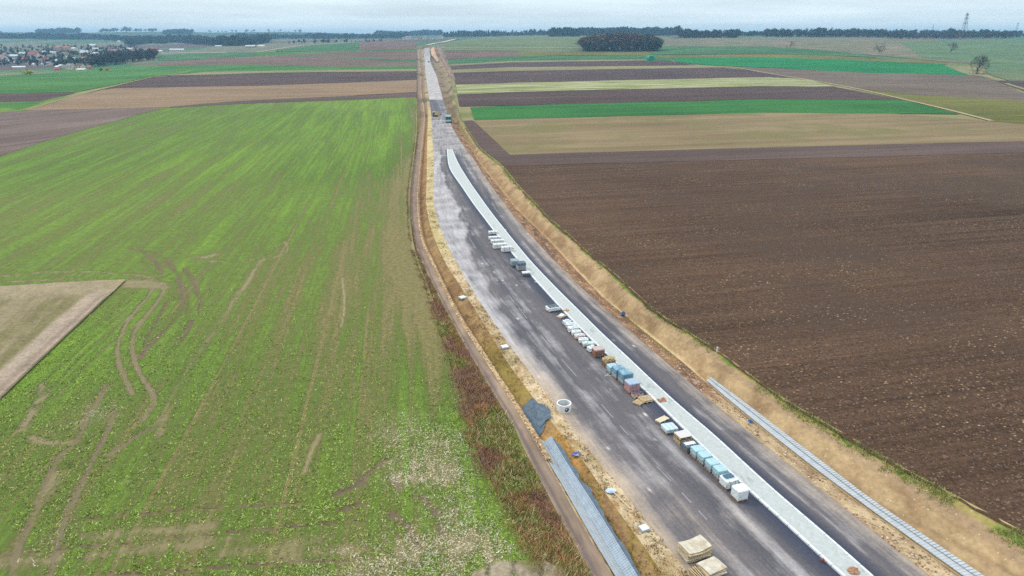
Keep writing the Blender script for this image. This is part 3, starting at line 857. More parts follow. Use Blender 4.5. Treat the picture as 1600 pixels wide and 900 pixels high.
# ------------------------------------------------------------------ fields further off: lofted between their far and near edges
_layer = [0]
def resample(px, n):
    p = np.array(px, float)
    s = np.concatenate([[0], np.cumsum(np.hypot(np.diff(p[:, 0]), np.diff(p[:, 1]) * 4))])
    t = np.linspace(0, s[-1], n)
    return np.interp(t, s, p[:, 0]), np.interp(t, s, p[:, 1])
def patch(name, far, near, mat, off=0.12, cols=70, nrow=16, rag=0.4):
    fu, fv = resample(far, cols); nu, nv = resample(near, cols)
    fx, fy, _ = at(fu, fv); nx, ny, _ = at(nu, nv)
    k = np.linspace(0, 1, nrow)[:, None]
    X = nx * (1 - k) + fx * k; Y = ny * (1 - k) + fy * k
    amp = rag * pxm(300) / np.maximum(pxm(Y), 0.3)
    Y = Y + amp * (4 * (fbm(X * 0.03, Y * 0.003, sum(map(ord, name)) % 97) - 0.5) + 3 * (fbm(X * 0.15, Y * 0.01, 33) - 0.5)) * ((k == 0) | (k == 1))
    _layer[0] += 1
    Z = T(X, Y) + (off * 0.35 + 0.004 * (_layer[0] % 10)) * np.clip(Y / 500.0, 0.5, 2.5)
    return grid(name, X, Y, Z, mat, kind="structure")
def fm(name, base, alt, ang=15, period=3.0, **kw):
    return field_mat(name, CL(*base), CL(*alt), math.radians(ang), period, **kw)
BRN, BRN2 = (78, 61, 59), (96, 77, 72)
M_DARK = fm("dark_ploughed_soil", BRN, BRN2, 15, 5.0, bump=0.5, grain=0.2)
M_FINE = fm("fine_tilled_soil", (94, 76, 70), (108, 90, 82), 14, 3.0, bump=0.4, grain=0.2)
M_REDD = fm("reddish_soil", (108, 82, 76), (128, 104, 88), 12, 6.0, grain=0.15)
M_LBRN = fm("left_brown_soil", (104, 86, 84), (134, 116, 104), 66, 5.0, grain=0.15)
M_STUB = fm("stubble", (134, 110, 86), (156, 130, 102), 10, 3.5, grain=0.25, fleck=(CL(184, 154, 114), 0.8, 0.3, 0.4))
M_TAN = fm("tan_fallow", (132, 112, 80), (148, 130, 98), 14, 8.0, grain=0.15, patch=CL(126, 118, 76))
M_GRN = fm("winter_green", (40, 98, 46), (66, 124, 58), 15, 1.6, grain=0.3, streak=0.5)
M_GRN2 = fm("vivid_green", (22, 112, 56), (34, 130, 68), 8, 6.0, grain=0.15, streak=0.5)
M_GRN3 = fm("left_far_green", (58, 110, 46), (84, 130, 58), 20, 8.0, grain=0.15, streak=0.5)
M_GRN4 = fm("blue_green", (52, 98, 58), (82, 120, 72), 12, 12.0, grain=0.12)
M_GB = fm("grey_brown_soil", (104, 88, 76), (124, 108, 92), 12, 9.0, grain=0.15)
M_OLV = fm("olive_grass", (98, 100, 42), (122, 118, 58), 10, 8.0, grain=0.2)
M_OLV2 = fm("dull_grass", (98, 114, 72), (120, 128, 88), 10, 14.0, grain=0.12)
M_BEI = fm("dry_strip", (134, 126, 86), (154, 142, 104), 14, 4.0, grain=0.2)
M_HILL = fm("hill_fallow", (116, 110, 86), (136, 124, 102), 12, 26.0, grain=0.1, patch=CL(100, 112, 78))
M_HILLG = fm("hill_green", (84, 112, 74), (106, 126, 86), 10, 20.0, grain=0.1)
def striped_mat():
    m = NB("mown_swaths", 0.95, 0.1)
    r = m.map(m.obj(), (1, 1, 1), (0, 0, -math.radians(15)))
    s = m.noise(m.map(r, (0.02, 0.42, 1)), 1.0, 4, 0.55)
    s2 = m.noise(m.map(r, (0.09, 0.7, 1), loc=(9, 3, 0)), 1.0, 5, 0.6)
    c = m.mix(m.rng(s2, 0.4, 0.6), CL(108, 124, 54), CL(130, 132, 76))
    c = m.mix(m.math("MULTIPLY", m.rng(s, 0.5, 0.56), 0.9), c, CL(206, 200, 160))
    m.color(c)
    return m.m
# left of the road, far to near
patch("crop_field", [(430,79),(490,70),(562,66)], [(430,81),(490,80),(562,78.5)], M_GRN4)
patch("ploughed_field", [(562,66),(600,64),(651,66)], [(562,78.5),(600,78.5),(651,77.5)], M_REDD)
patch("crop_field", [(246,86.5),(300,83.5),(355,82.2),(400,82)], [(246,95.5),(300,93),(340,91),(400,88.5)], M_GRN4)
patch("grass_strip", [(400,81.5),(500,80.5),(651,78)], [(400,88.5),(500,83),(651,80.5)], M_GRN3)
patch("ploughed_field", [(195,102),(260,97),(330,91),(400,88.5),(500,82.5),(651,80)], [(195,103),(300,101.5),(400,101),(500,104),(651,104)], M_REDD)
patch("grass_strip", [(460,88),(560,90),(651,94)], [(460,89),(560,92.5),(651,98)], M_GRN4, 0.2)
patch("crop_field", [(180,104.5),(300,101.5),(400,101),(500,104),(651,104)], [(240,119),(300,114),(400,111.5),(500,110),(651,108)], M_GRN3)
patch("crop_field", [(-150,124),(0,118),(60,115),(150,106.5),(195,103.5),(245,101.5)], [(-150,150),(0,146),(120,144),(165,135),(240,119),(270,117)], M_GRN3)
patch("fallow_strip", [(262,117.5),(320,113),(400,111.3),(500,110),(651,108)], [(262,118),(320,117),(400,114.5),(500,113),(651,111.5)], M_BEI, 0.2)
patch("ploughed_field", [(163,139),(200,130),(240,121),(270,117.7),(400,114.5),(651,111.5)], [(165,139.5),(180,138.2),(240,137.5),(270,137),(400,134.5),(651,125)], M_DARK)
patch("ploughed_field", [(-150,151),(0,147),(118,145)], [(-150,164),(0,160),(62,158.5)], M_DARK)
patch("crop_field", [(-150,165),(0,161),(72,158)], [(-150,172),(0,168),(32,170)], M_GRN3)
patch("stubble_field", [(37,171),(100,154),(165,140),(180,138),(400,134.5),(630,126),(651,125)], [(37,172.5),(150,170.5),(265,167),(345,160),(400,156.5),(540,150),(651,144)], M_STUB, 0.2)
patch("ploughed_field", [(265,167),(345,160.5),(400,157),(540,150.5),(651,144.5)], [(265,168.8),(345,164),(400,161.5),(540,156.5),(651,151.5)], M_FINE, 0.2)
patch("ploughed_field", [(-160,196),(0,176),(60,171.5),(150,170),(250,168.5)], [(-160,300),(0,244),(60,224),(135,202),(250,170)], M_LBRN, 0.2, 60, 30)
# right of the road, far to near
patch("grass_field", [(697,66),(760,57),(800,56),(900,55.5),(1050,57.5)], [(695,79),(760,79),(800,79.5),(905,81),(1050,80)], M_OLV2, cols=60, nrow=40)
patch("hill_field", [(1036,60),(1200,58),(1350,59),(1500,61.5),(1700,62.5)], [(1036,73),(1200,73.5),(1280,78),(1340,84),(1480,97),(1700,108)], M_HILL, 0.12, 70, 50)
patch("hill_field", [(1405,66),(1500,62),(1700,63)], [(1440,90),(1530,99),(1700,104)], M_HILLG, 0.25, 40, 40)
patch("crop_field", [(1036,72.5),(1200,73),(1280,78),(1340,84)], [(1012,86),(1100,84.8),(1200,84.3),(1300,86.8),(1370,90)], M_GRN4, 0.25, 50, 30)
patch("grass_field", [(800,80),(905,80),(1036,79)], [(800,88),(905,86.5),(1020,86)], M_OLV, 0.2)
patch("ploughed_field", [(694,80),(740,79.5),(800,80),(815,84)], [(698,92.5),(740,91),(800,88),(815,87.5)], M_REDD, 0.25)
patch("grass_strip", [(1012,86.5),(1200,84.5),(1300,87),(1480,97.5)], [(1050,91),(1200,89.7),(1325,94.2),(1480,100.5)], M_OLV, 0.2)
patch("crop_field", [(700,92.5),(740,91),(800,88),(1012,86),(1050,91)], [(702,101),(800,95.5),(1012,92.7),(1050,95.5)], M_GRN4)
patch("crop_field", [(1050,91),(1200,89.5),(1325,94),(1472,100.5)], [(1056,96.5),(1100,101.5),(1200,105.7),(1350,114),(1516,117.5)], M_GRN2, 0.2)
patch("fallow_strip", [(702,101),(800,95.5),(1012,92.7)], [(704,103),(800,97.8),(1012,94.5)], M_BEI, 0.2)
patch("ploughed_field", [(704,103),(800,98),(1012,94.5),(1050,96)], [(706,109),(800,105.2),(1000,103.3),(1090,102)], M_DARK)
patch("fallow_strip", [(706,109),(800,105.2),(1000,103.3),(1088,102.3),(1130,104)], [(707,114),(800,111),(1000,107.3),(1130,105.8)], M_BEI, 0.2)
patch("ploughed_field", [(707,114),(800,111),(1000,107.3),(1130,106),(1190,112)], [(712,132.5),(800,129.7),(1000,125),(1200,120.7),(1242,121)], M_DARK)
patch("swath_field", [(712,132.5),(800,129.7),(1000,125),(1200,120.7),(1262,124)], [(715,147.5),(800,143.7),(1000,139),(1200,134.7),(1302,135.3)], striped_mat(), 0.2)
patch("ploughed_field", [(714,147.5),(800,143.7),(1000,139),(1200,134.7),(1302,135.3)], [(718,166.5),(800,164.7),(1000,159.5),(1200,154.7),(1414,156.7)], M_DARK)
patch("grass_field", [(1535,100),(1700,100)], [(1546,117),(1700,118)], M_HILLG, 0.3)
patch("grass_field", [(1540,112),(1700,112)], [(1552,119),(1580,127),(1700,127)], M_OLV2, 0.35)
patch("ploughed_field", [(1554,126),(1700,127)], [(1602,143),(1700,150)], M_DARK, 0.35)
patch("ploughed_field", [(1150,106),(1200,106),(1350,114),(1516,117.7),(1545,121),(1600,146)], [(1200,115),(1270,126),(1340,138.5),(1425,147.7),(1500,152),(1600,158)], M_GB, 0.2, 50, 20)
patch("grass_field", [(1342,139),(1425,148),(1500,152),(1600,158),(1720,162)], [(1412,156),(1475,170),(1550,189),(1720,206)], M_OLV, 0.2, 50, 20)
patch("crop_field", [(735,167.5),(800,165),(1000,160),(1200,155),(1415,157)], [(741,187.5),(800,186),(1000,181),(1200,176),(1500,178.5)], M_GRN, 0.2, 60, 24)
patch("fallow_field", [(739,188),(800,186.2),(1000,181.2),(1200,176.3),(1400,178),(1550,189.5),(1720,206)], [(797,242.5),(1000,236.5),(1200,231),(1400,225.5),(1550,222),(1720,218)], M_TAN, 0.25, 60, 30)
patch("ploughed_field", [(723,189),(730,200),(752,233),(786,257)], [(738,188),(752,201),(774,222),(798,242)], M_FINE, 0.22, 40, 12)
patch("ploughed_field", [(790,242),(1000,236),(1300,228),(1720,218)], [(786,259.5),(1000,254),(1300,246.5),(1720,235)], M_FINE, 0.3, 60, 16)

def path_ribbon(name, pts, w, tint, mat=M_TRACK, zo=0.14, n=60, **kw):
    p = px_line(pts, 0, n)
    d = np.gradient(p, axis=0); d /= np.maximum(np.hypot(d[:, 0], d[:, 1]), 1e-6)[:, None]
    nrm = np.c_[-d[:, 1], d[:, 0]]
    ww = w * (0.8 + 0.5 * fbm(p[:, 0] * .05, p[:, 1] * .05, 3))[:, None] / 2
    A, B = p - nrm * ww, p + nrm * ww
    X = np.stack([A[:, 0], p[:, 0], B[:, 0]], 1); Y = np.stack([A[:, 1], p[:, 1], B[:, 1]], 1)
    Z = T(X, Y) + zo
    col = S2L(np.broadcast_to(np.array(tint, float), X.shape + (3,))) / ALB
    s = np.concatenate([[0], np.cumsum(np.hypot(*np.diff(p, axis=0).T))])
    return _strip_tint(name, X, Y, Z, mat, col, np.repeat(np.array([[0, w / 2, w]]), len(p), 0), np.repeat(s[:, None], 3, 1), dict(kind="structure", **kw))
path_ribbon("farm_path", [(1100,102.5),(1150,106),(1200,114.5),(1270,126),(1340,139),(1415,156),(1475,170),(1550,189)], 2.2, (176, 158, 124))
path_ribbon("farm_path", [(1518,117),(1545,121),(1580,133),(1625,146)], 3.0, (138, 138, 92))
path_ribbon("farm_path", [(40,172),(95,156),(160,139),(240,120),(270,116),(300,110)], 2.6, (142, 136, 88))
path_ribbon("farm_path", [(200,86),(240,84.8),(275,83.3),(355,82)], 9.0, (215, 200, 170), zo=0.45)
path_ribbon("farm_path", [(690,75),(760,75),(830,75.5),(905,75.5)], 5.0, (188, 182, 140), zo=0.5)
path_ribbon("farm_path", [(400,82),(470,72),(560,66),(640,62)], 8.0, (186, 170, 136), zo=0.45)

# bare corner of the neighbouring plot, cutting into the green field
_far = [(-260,470),(-100,455),(0,449),(90,443),(195,438)]; _near = [(-260,880),(-100,722),(0,626),(100,530),(196,439.5)]
_fu, _fv = resample(_far, 90); _nu, _nv = resample(_near, 90)
_fx, _fy, _ = at(_fu, _fv); _nx, _ny, _ = at(_nu, _nv)
_k = np.linspace(0, 1, 60)[:, None]
_X = _nx * (1 - _k) + _fx * _k; _Y = _ny * (1 - _k) + _fy * _k
_dh = segdist(_X, _Y, np.c_[_nx, _ny][::6]); _dt = segdist(_X, _Y, np.c_[_fx, _fy][::6])
_nz = fbm(_X * 0.25, _Y * 0.12, 151); _nz2 = fbm((_X * .988 + _Y * .3) * 0.9, (_Y - _X * 1.0) * 0.05, 152)
_c = lerp((128, 120, 82), (150, 136, 106), sstep(0.35, 0.65, _nz2))
_c = lerp(_c, (176, 158, 138), sstep(3.6, 2.6, _dh + 0.6 * (_nz - .5)))
_c = lerp(_c, (142, 122, 106), np.exp(-((_dh - 1.0) / 0.4) ** 2) * 0.6)
_c = lerp(_c, (168, 152, 124), sstep(7.0, 4.0, _dt + 5 * (_nz2 - .5)) * 0.75)
_c = lerp(_c, (98, 88, 66), sstep(0.45, 0.1, _dh) * 0.8)
_strip_tint("fallow_field", _X, _Y, T(_X, _Y) + 0.16 + 0.05 * (_nz - .5), M_EARTH, S2L(np.clip(_c, 0, 255)) / ALB, _X, _Y, dict(kind="structure"))
# rutted dirt crossing at the bottom edge, joining the track
_far = [(742,892),(765,880),(800,876),(850,877),(905,878)]; _near = [(700,960),(760,960),(830,960),(900,960),(975,960)]
_fu, _fv = resample(_far, 40); _nu, _nv = resample(_near, 40)
_fv = _fv + 9 * (fbm(_fu * 0.06, _fu * 0, 171) - 0.5) + 4 * (fbm(_fu * 0.3, _fu * 0, 172) - 0.5)
_fx, _fy, _ = at(_fu, _fv); _nx, _ny, _ = at(_nu, _nv)
_k = np.linspace(0, 1, 40)[:, None]
_X = _nx * (1 - _k) + _fx * _k; _Y = _ny * (1 - _k) + _fy * _k
_nz = fbm(_X * 0.8, _Y * 0.8, 161)
_rut = sum(np.exp(-((_X - q - 0.4 * (_nz - .5)) / 0.14) ** 2) for q in (_fx[10], _fx[19], _fx[27], _fx[35]))
_c = lerp((166, 152, 130), (136, 124, 98), sstep(0.38, 0.62, _nz))
_c = lerp(_c, (128, 128, 76), sstep(0.86, 1.0, _k + 0.25 * (_nz - .5)) * 0.8)
_c = lerp(_c, (92, 82, 74), np.clip(_rut, 0, 1) * 0.8)
_el = lx("EL", np.clip(_Y, 13.2, 1200)); _tl = lx("TL", np.clip(_Y, 13.2, 1200))
_dz = -0.7 * sstep(0, 1, (_X - _el) / np.maximum(_tl - _el, 0.3)) + 0.07
_strip_tint("dirt_crossing", _X, _Y, T(_X, _Y) + _dz - 0.06 * np.clip(_rut, 0, 1), M_EARTH, S2L(np.clip(_c, 0, 255)) / ALB, _X, _Y, dict(kind="structure"))
# ------------------------------------------------------------------ trees
def rot_rand(n, rng):
    q = rng.normal(size=(n, 4)); q /= np.linalg.norm(q, axis=1)[:, None]
    w, x, y, z = q.T
    return np.stack([np.stack([1 - 2 * (y * y + z * z), 2 * (x * y - z * w), 2 * (x * z + y * w)], -1),
                     np.stack([2 * (x * y + z * w), 1 - 2 * (x * x + z * z), 2 * (y * z - x * w)], -1),
                     np.stack([2 * (x * z - y * w), 2 * (y * z + x * w), 1 - 2 * (x * x + y * y)], -1)], -2)
def crown_tris(rng, n, rx, rz, zc, leaf, lumps=9):
    """leaf clumps scattered over lumps of an uneven crown: (3n,3) vertices and per-vertex shade"""
    c = rng.normal(size=(lumps, 3)); c /= np.linalg.norm(c, axis=1)[:, None]
    c *= (0.35 + 0.4 * rng.random((lumps, 1)))
    rad = 0.32 + 0.28 * rng.random(lumps)
    k = rng.integers(0, lumps, n)
    d = rng.normal(size=(n, 3)); d /= np.linalg.norm(d, axis=1)[:, None]
    p = c[k] + d * (rad[k] * (0.45 + 0.6 * rng.random(n)))[:, None]
    p = p * np.array([rx, rx, rz]); p[:, 2] += zc
    tri = np.array([[-0.5, -0.35, 0], [0.5, -0.35, 0], [0.05, 0.6, 0]]) * leaf
    R = rot_rand(n, rng)
    v = np.einsum("nij,kj->nki", R, tri) * (0.6 + 0.8 * rng.random((n, 1, 1))) + p[:, None, :]
    sh = (0.72 + 0.5 * rng.random(lumps))[k] * (0.85 + 0.3 * rng.random(n))
    return v.reshape(-1, 3), np.repeat(sh, 3)
def tube_tris(a, b, ra, rb, sides=4):
    a = np.array(a, float); b = np.array(b, float)
    d = b - a; L = np.linalg.norm(d); d = d / max(L, 1e-6)
    u = np.cross(d, (0.3, 0.9, 0.2)); u /= max(np.linalg.norm(u), 1e-6); w = np.cross(d, u)
    an = np.arange(sides) * 2 * math.pi / sides
    ring = np.cos(an)[:, None] * u + np.sin(an)[:, None] * w
    A, B = a + ring * ra, b + ring * rb
    out = []
    for i in range(sides):
        j = (i + 1) % sides
        out += [A[i], A[j], B[j], A[i], B[j], B[i]]
    return np.array(out)
def tmpl_tree(seed, h, kind):
    """returns (wood vertices, crown vertices, crown shade), triangles as vertex triples, base at origin"""
    rng = np.random.default_rng(seed)
    wood, cv, cs = [], None, None
    if kind == "conifer":
        wood.append(tube_tris((0, 0, -0.6), (0, 0, h * 0.95), h * 0.02, 0.02))
        n = 150
        t = rng.random(n) ** 0.7
        r = (1 - t) * h * 0.19 * (0.5 + 0.6 * rng.random(n)); an = rng.random(n) * 6.283
        p = np.c_[r * np.cos(an), r * np.sin(an), h * (0.12 + 0.88 * t)]
        tri = np.array([[-0.5, 0, 0], [0.5, 0, 0], [0, 0.1, 0.8]]) * h * 0.11
        v = np.einsum("nij,kj->nki", rot_rand(n, rng), tri) + p[:, None]
        cv = v.reshape(-1, 3); cs = np.repeat(0.7 + 0.6 * rng.random(n), 3)
    elif kind == "bush":
        for _ in range(7):
            an = rng.random() * 6.283; wood.append(tube_tris((0, 0, -0.3), (math.cos(an) * h * .5, math.sin(an) * h * .5, h * .6), h * .03, h * .01, 3))
        cv, cs = crown_tris(rng, 420, h * 0.75, h * 0.5, h * 0.45, h * 0.13, 14)
        cv[:, 2] = np.maximum(cv[:, 2], 0.0)
    else:
        th = h * 0.42
        wood.append(tube_tris((0, 0, -0.6), (0, 0, th), h * 0.022, h * 0.014, 5))
        for _ in range(9):
            an = rng.random() * 6.283; el = 0.5 + 0.7 * rng.random()
            L = h * (0.22 + 0.2 * rng.random())
            z0 = th * (0.6 + 0.4 * rng.random())
            e = (math.cos(an) * math.cos(el) * L, math.sin(an) * math.cos(el) * L, z0 + math.sin(el) * L)
            wood.append(tube_tris((0, 0, z0), e, h * 0.010, h * 0.003, 3))
        n = 170 if kind == "leafy" else 130
        cv, cs = crown_tris(rng, n, h * 0.27, h * (0.36 if kind == "bare" else 0.44), h * (0.62 if kind == "bare" else 0.56), h * (0.11 if kind == "leafy" else 0.09), 10)
        if kind == "bare":
            tw = []
            for _ in range(60):
                an = rng.random() * 6.283; el = 0.2 + 1.2 * rng.random(); L = h * (0.3 + 0.28 * rng.random())
                b = np.array((math.cos(an) * math.cos(el), math.sin(an) * math.cos(el), math.sin(el)))
                s = np.array((0, 0, th)) + b * L * 0.35
                e = np.array((0, 0, th)) + b * L + rng.normal(size=3) * h * 0.03
                tw.append(tube_tris(s, e, h * 0.006, h * 0.002, 3))
            wood += tw
    return np.concatenate(wood), cv, cs
TMPL = {k: [tmpl_tree(100 * i + j, 10.0, k) for j in range(5)] for i, k in enumerate(("leafy", "bare", "conifer"))}
M_TREE = vcol_mat("tree_foliage", 0.9, 0.05)
def mass(name, items, label=None, category=None, group=None, kind="stuff"):
    """many far trees merged: items = (x, y, height, kind, photo colour)"""
    V, C = [], []
    for i, (x, y, h, k, c) in enumerate(items):
        w, cv, cs = TMPL[k][(i * 7 + int(abs(x))) % 5]
        a = random.random() * 6.283; s = h / 10.0
        R = np.array([[math.cos(a), -math.sin(a), 0], [math.sin(a), math.cos(a), 0], [0, 0, 1]]) * s * np.array([(1.0 if k == "conifer" else 1.25 if y < 1800 else 1.6) + 0.5 * random.random()] * 2 + [1.0])
        b = np.array((x, y, float(T(x, y)) - 0.3))
        lc = S2L(c) / ALB
        V.append(w @ R.T + b); C.append(np.tile(S2L((86, 76, 70)) / ALB * 0.7, (len(w), 1)))
        V.append(cv @ R.T + b); C.append(cs[:, None] * lc)
    V = np.concatenate(V); C = np.concatenate(C)
    me = new_mesh(name, V, np.arange(len(V)).reshape(-1, 3), 3, M_TREE, False, {"tint": C})
    return link(name, me, kind=kind, label=label, category=category, group=group)
def by_u(u, Y):
    z = float(T((u - 800) / FPX * Y * _cp, Y))
    return (u - 800) / FPX * (Y * _cp + (CAM_H - z) * _sp)
def single_tree(name, x, y, h, kind, c, label, seed, dense=1.0):
    root = empty(name, (x, y, float(T(x, y)) - 0.1), random.random() * 6.28, label, "tree" if "tree" in name else "bush")
    w, cv, cs = tmpl_tree(seed, h, kind)
    link("trunk", new_mesh("trunk", w, np.arange(len(w)).reshape(-1, 3), 3, M_BARK), parent=root)
    link("crown", new_mesh("crown", cv, np.arange(len(cv)).reshape(-1, 3), 3, M_TREE, False, {"tint": cs[:, None] * (S2L(c) / ALB)}), parent=root)
    return root
M_BARK = flat("bark", CL(84, 74, 66), 0.9, 0.1, 0.15, 3.0)
def winter_tree(name, x, y, h, label, seed, spread=0.5, fork=0.3, depth=5, lean=0.0):
    """leafless tree grown by forking: trunk and limbs, and the fine twigs of its crown"""
    rng = np.random.default_rng(seed)
    trunk, crown = [], []
    def grow(p, d, L, r, lev):
        q = p + d * L
        (trunk if lev < 2 else crown).append(tube_tris(p, q, r, max(r * 0.68, h * 0.004), 5 if lev < 2 else 3))
        if lev >= depth:
            return
        for i in range(3 if lev else 9):
            nd = d + rng.normal(size=3) * (spread if lev else spread * 1.5)
            nd[2] += 0.05; nd /= np.linalg.norm(nd)
            f = (0.8 + 0.2 * rng.random()) if lev else (0.4 + 0.6 * i / 8)
            grow(p + d * L * f, nd, L * ((0.62 if lev else 0.75) + 0.22 * rng.random()), max(r * 0.56, h * 0.0045), lev + 1)
    grow(np.array((0, 0, -0.3)), np.array((lean, 0, 1.0)), h * fork, h * 0.028, 0)
    root = empty(name, (x, y, float(T(x, y))), 0, label, "tree")
    t = np.concatenate(trunk); c = np.concatenate(crown)
    m = M_BARK
    link("trunk", new_mesh("trunk", t, np.arange(len(t)).reshape(-1, 3), 3, m), parent=root)
    link("crown", new_mesh("crown", c, np.arange(len(c)).reshape(-1, 3), 3, m), parent=root)
    return root
# four lone trees on the fields to the right
for (u, v, hp, lab, sd, sp) in [(1526, 115.5, 27, "dense rounded leafless tree beside the end of the vivid green field", 11, 0.62),
                            (1373, 84, 16, "spreading leafless tree alone on the bare hillside, above the green field", 12, 0.6),
                            (1484.5, 82.5, 16, "narrow leaning leafless tree high on the hillside below the pylon", 13, 0.4),
                            (1234.5, 75, 10, "small leafless tree at the upper edge of the dark green field", 14, 0.5)]:
    x, y, z = P(u, v)
    h = hp / pxm(y)
    winter_tree("bare_tree", x, y, h * 1.0, lab, sd, sp, 0.36, 5 if hp > 20 else 4, 0.25 if sd == 13 else 0.05)

# the copse in the fields, the wood edges on the skyline and the hedges of trees
RED = [(118, 84, 68), (104, 76, 64), (124, 94, 76), (96, 78, 68), (104, 90, 74)]
DRK = [(50, 60, 48), (60, 64, 52), (68, 66, 56), (46, 56, 50), (76, 70, 58)]
it = []
for i in range(230):
    u = random.uniform(911, 1028); k = (u - 970) / 60.0
    dy = random.uniform(0, 62)
    x0, y0, _ = P(u, 80.5 + random.uniform(-.4, .4))
    y = y0 + dy; x = x0 * y / y0
    h = (25 - 7 * abs(k) ** 2.2 - (3 if dy < 6 else 0)) * random.uniform(0.85, 1.08)
    it.append((x, y, h, random.choice(["leafy", "bare", "bare"]), random.choice(RED if u < 1000 else RED + DRK)))
mass("copse", it, "rounded reddish brown copse standing alone in the green fields", "copse")
def belt(name, u0, u1, Y, depth, n_, hmin, hmax, cols, kinds, label, dens=None, cat="woodland", curve=None):
    it = []
    n = int(n_ * (1.9 if Y > 1800 and cat == "woodland" else 1.3 if cat == "woodland" else 1.0))
    while len(it) < n:
        u = random.uniform(u0, u1)
        if dens and random.random() > dens(u):
            continue
        yy = Y + (curve(u) if curve else 0) + random.uniform(0, depth)
        it.append((by_u(u, yy), yy, 0.85 * random.uniform(hmin * 0.65, hmax * 1.05) * (0.75 + 0.5 * float(fbm(np.array([u * 0.06]), np.array([Y * 0.01]), 9)[0])), random.choice(kinds), random.choice(cols)))
    return mass(name, it, label, cat)
belt("woodland", 1060, 1152, 1560, 60, 150, 15, 22, DRK, ["leafy", "leafy", "bare"], "short dark wood on the skyline behind the reddish copse")
belt("woodland", 1195, 1720, 1620, 110, 520, 15, 22, DRK, ["leafy", "leafy", "leafy", "bare"], "long dark wood along the skyline beneath the tall pylon", dens=lambda u: 1.0)
belt("treeline", 1350, 1580, 1440, 20, 90, 11, 17, DRK + RED, ["bare"], "broken row of thin leafless trees before the long wood", dens=lambda u: 0.3 + 0.7 * (math.sin(u * 0.09) > -0.2), cat="trees")
belt("woodland", 858, 905, 1900, 60, 70, 16, 24, DRK, ["conifer", "leafy"], "clump of tall conifers on the skyline beyond the grass slope")
belt("woodland", 890, 1062, 2100, 90, 260, 18, 27, DRK, ["conifer", "leafy", "leafy", "leafy"], "dark skyline wood directly behind the reddish copse")
belt("woodland", 1140, 1215, 1900, 60, 80, 12, 17, DRK, ["leafy", "bare"], "low thin trees on the skyline between the two dark woods")
belt("woodland", 690, 860, 2400, 120, 170, 14, 22, DRK, ["leafy", "conifer"], "distant wood beyond the crest of the road, pale with haze")
belt("woodland", 585, 690, 3300, 200, 160, 20, 30, DRK, ["leafy"], "blue distant wooded hill above the far white buildings")
belt("woodland", -60, 262, 2500, 130, 420, 15, 22, DRK, ["leafy"], "long blue wooded slope behind the village", curve=lambda u: 500 * max(0, (u - 150) / 110.0) * -1)
belt("woodland", 60, 125, 3600, 90, 90, 24, 34, DRK, ["leafy"], "dark hilltop wood on the skyline above the village")
belt("treeline", 150, 245, 3900, 30, 46, 16, 28, DRK, ["bare"], "thin row of skyline trees along the far ridge", cat="trees")
belt("treeline", 0, 60, 3900, 30, 14, 14, 26, DRK, ["bare"], "few scattered skyline trees at the left end of the ridge", cat="trees")
belt("woodland", 200, 420, 1900, 160, 420, 15, 24, DRK, ["leafy", "bare"], "dense wood in the valley beside the village", curve=lambda u: 250 * math.sin(u * 0.03))
belt("woodland", 255, 300, 3400, 60, 60, 16, 28, DRK, ["leafy"], "dark clump on the skyline at the end of the tree row")
belt("woodland", 370, 640, 2500, 300, 260, 14, 22, DRK, ["leafy", "bare"], "low woods and hedges in the far valley")
belt("treeline", 325, 470, 4300, 60, 26, 12, 22, DRK, ["bare"], "far scattered trees standing on the open skyline", cat="trees")
belt("treeline", 440, 600, 1650, 120, 34, 7, 12, DRK, ["leafy", "conifer"], "loose trees along the fields before the far village", cat="trees")

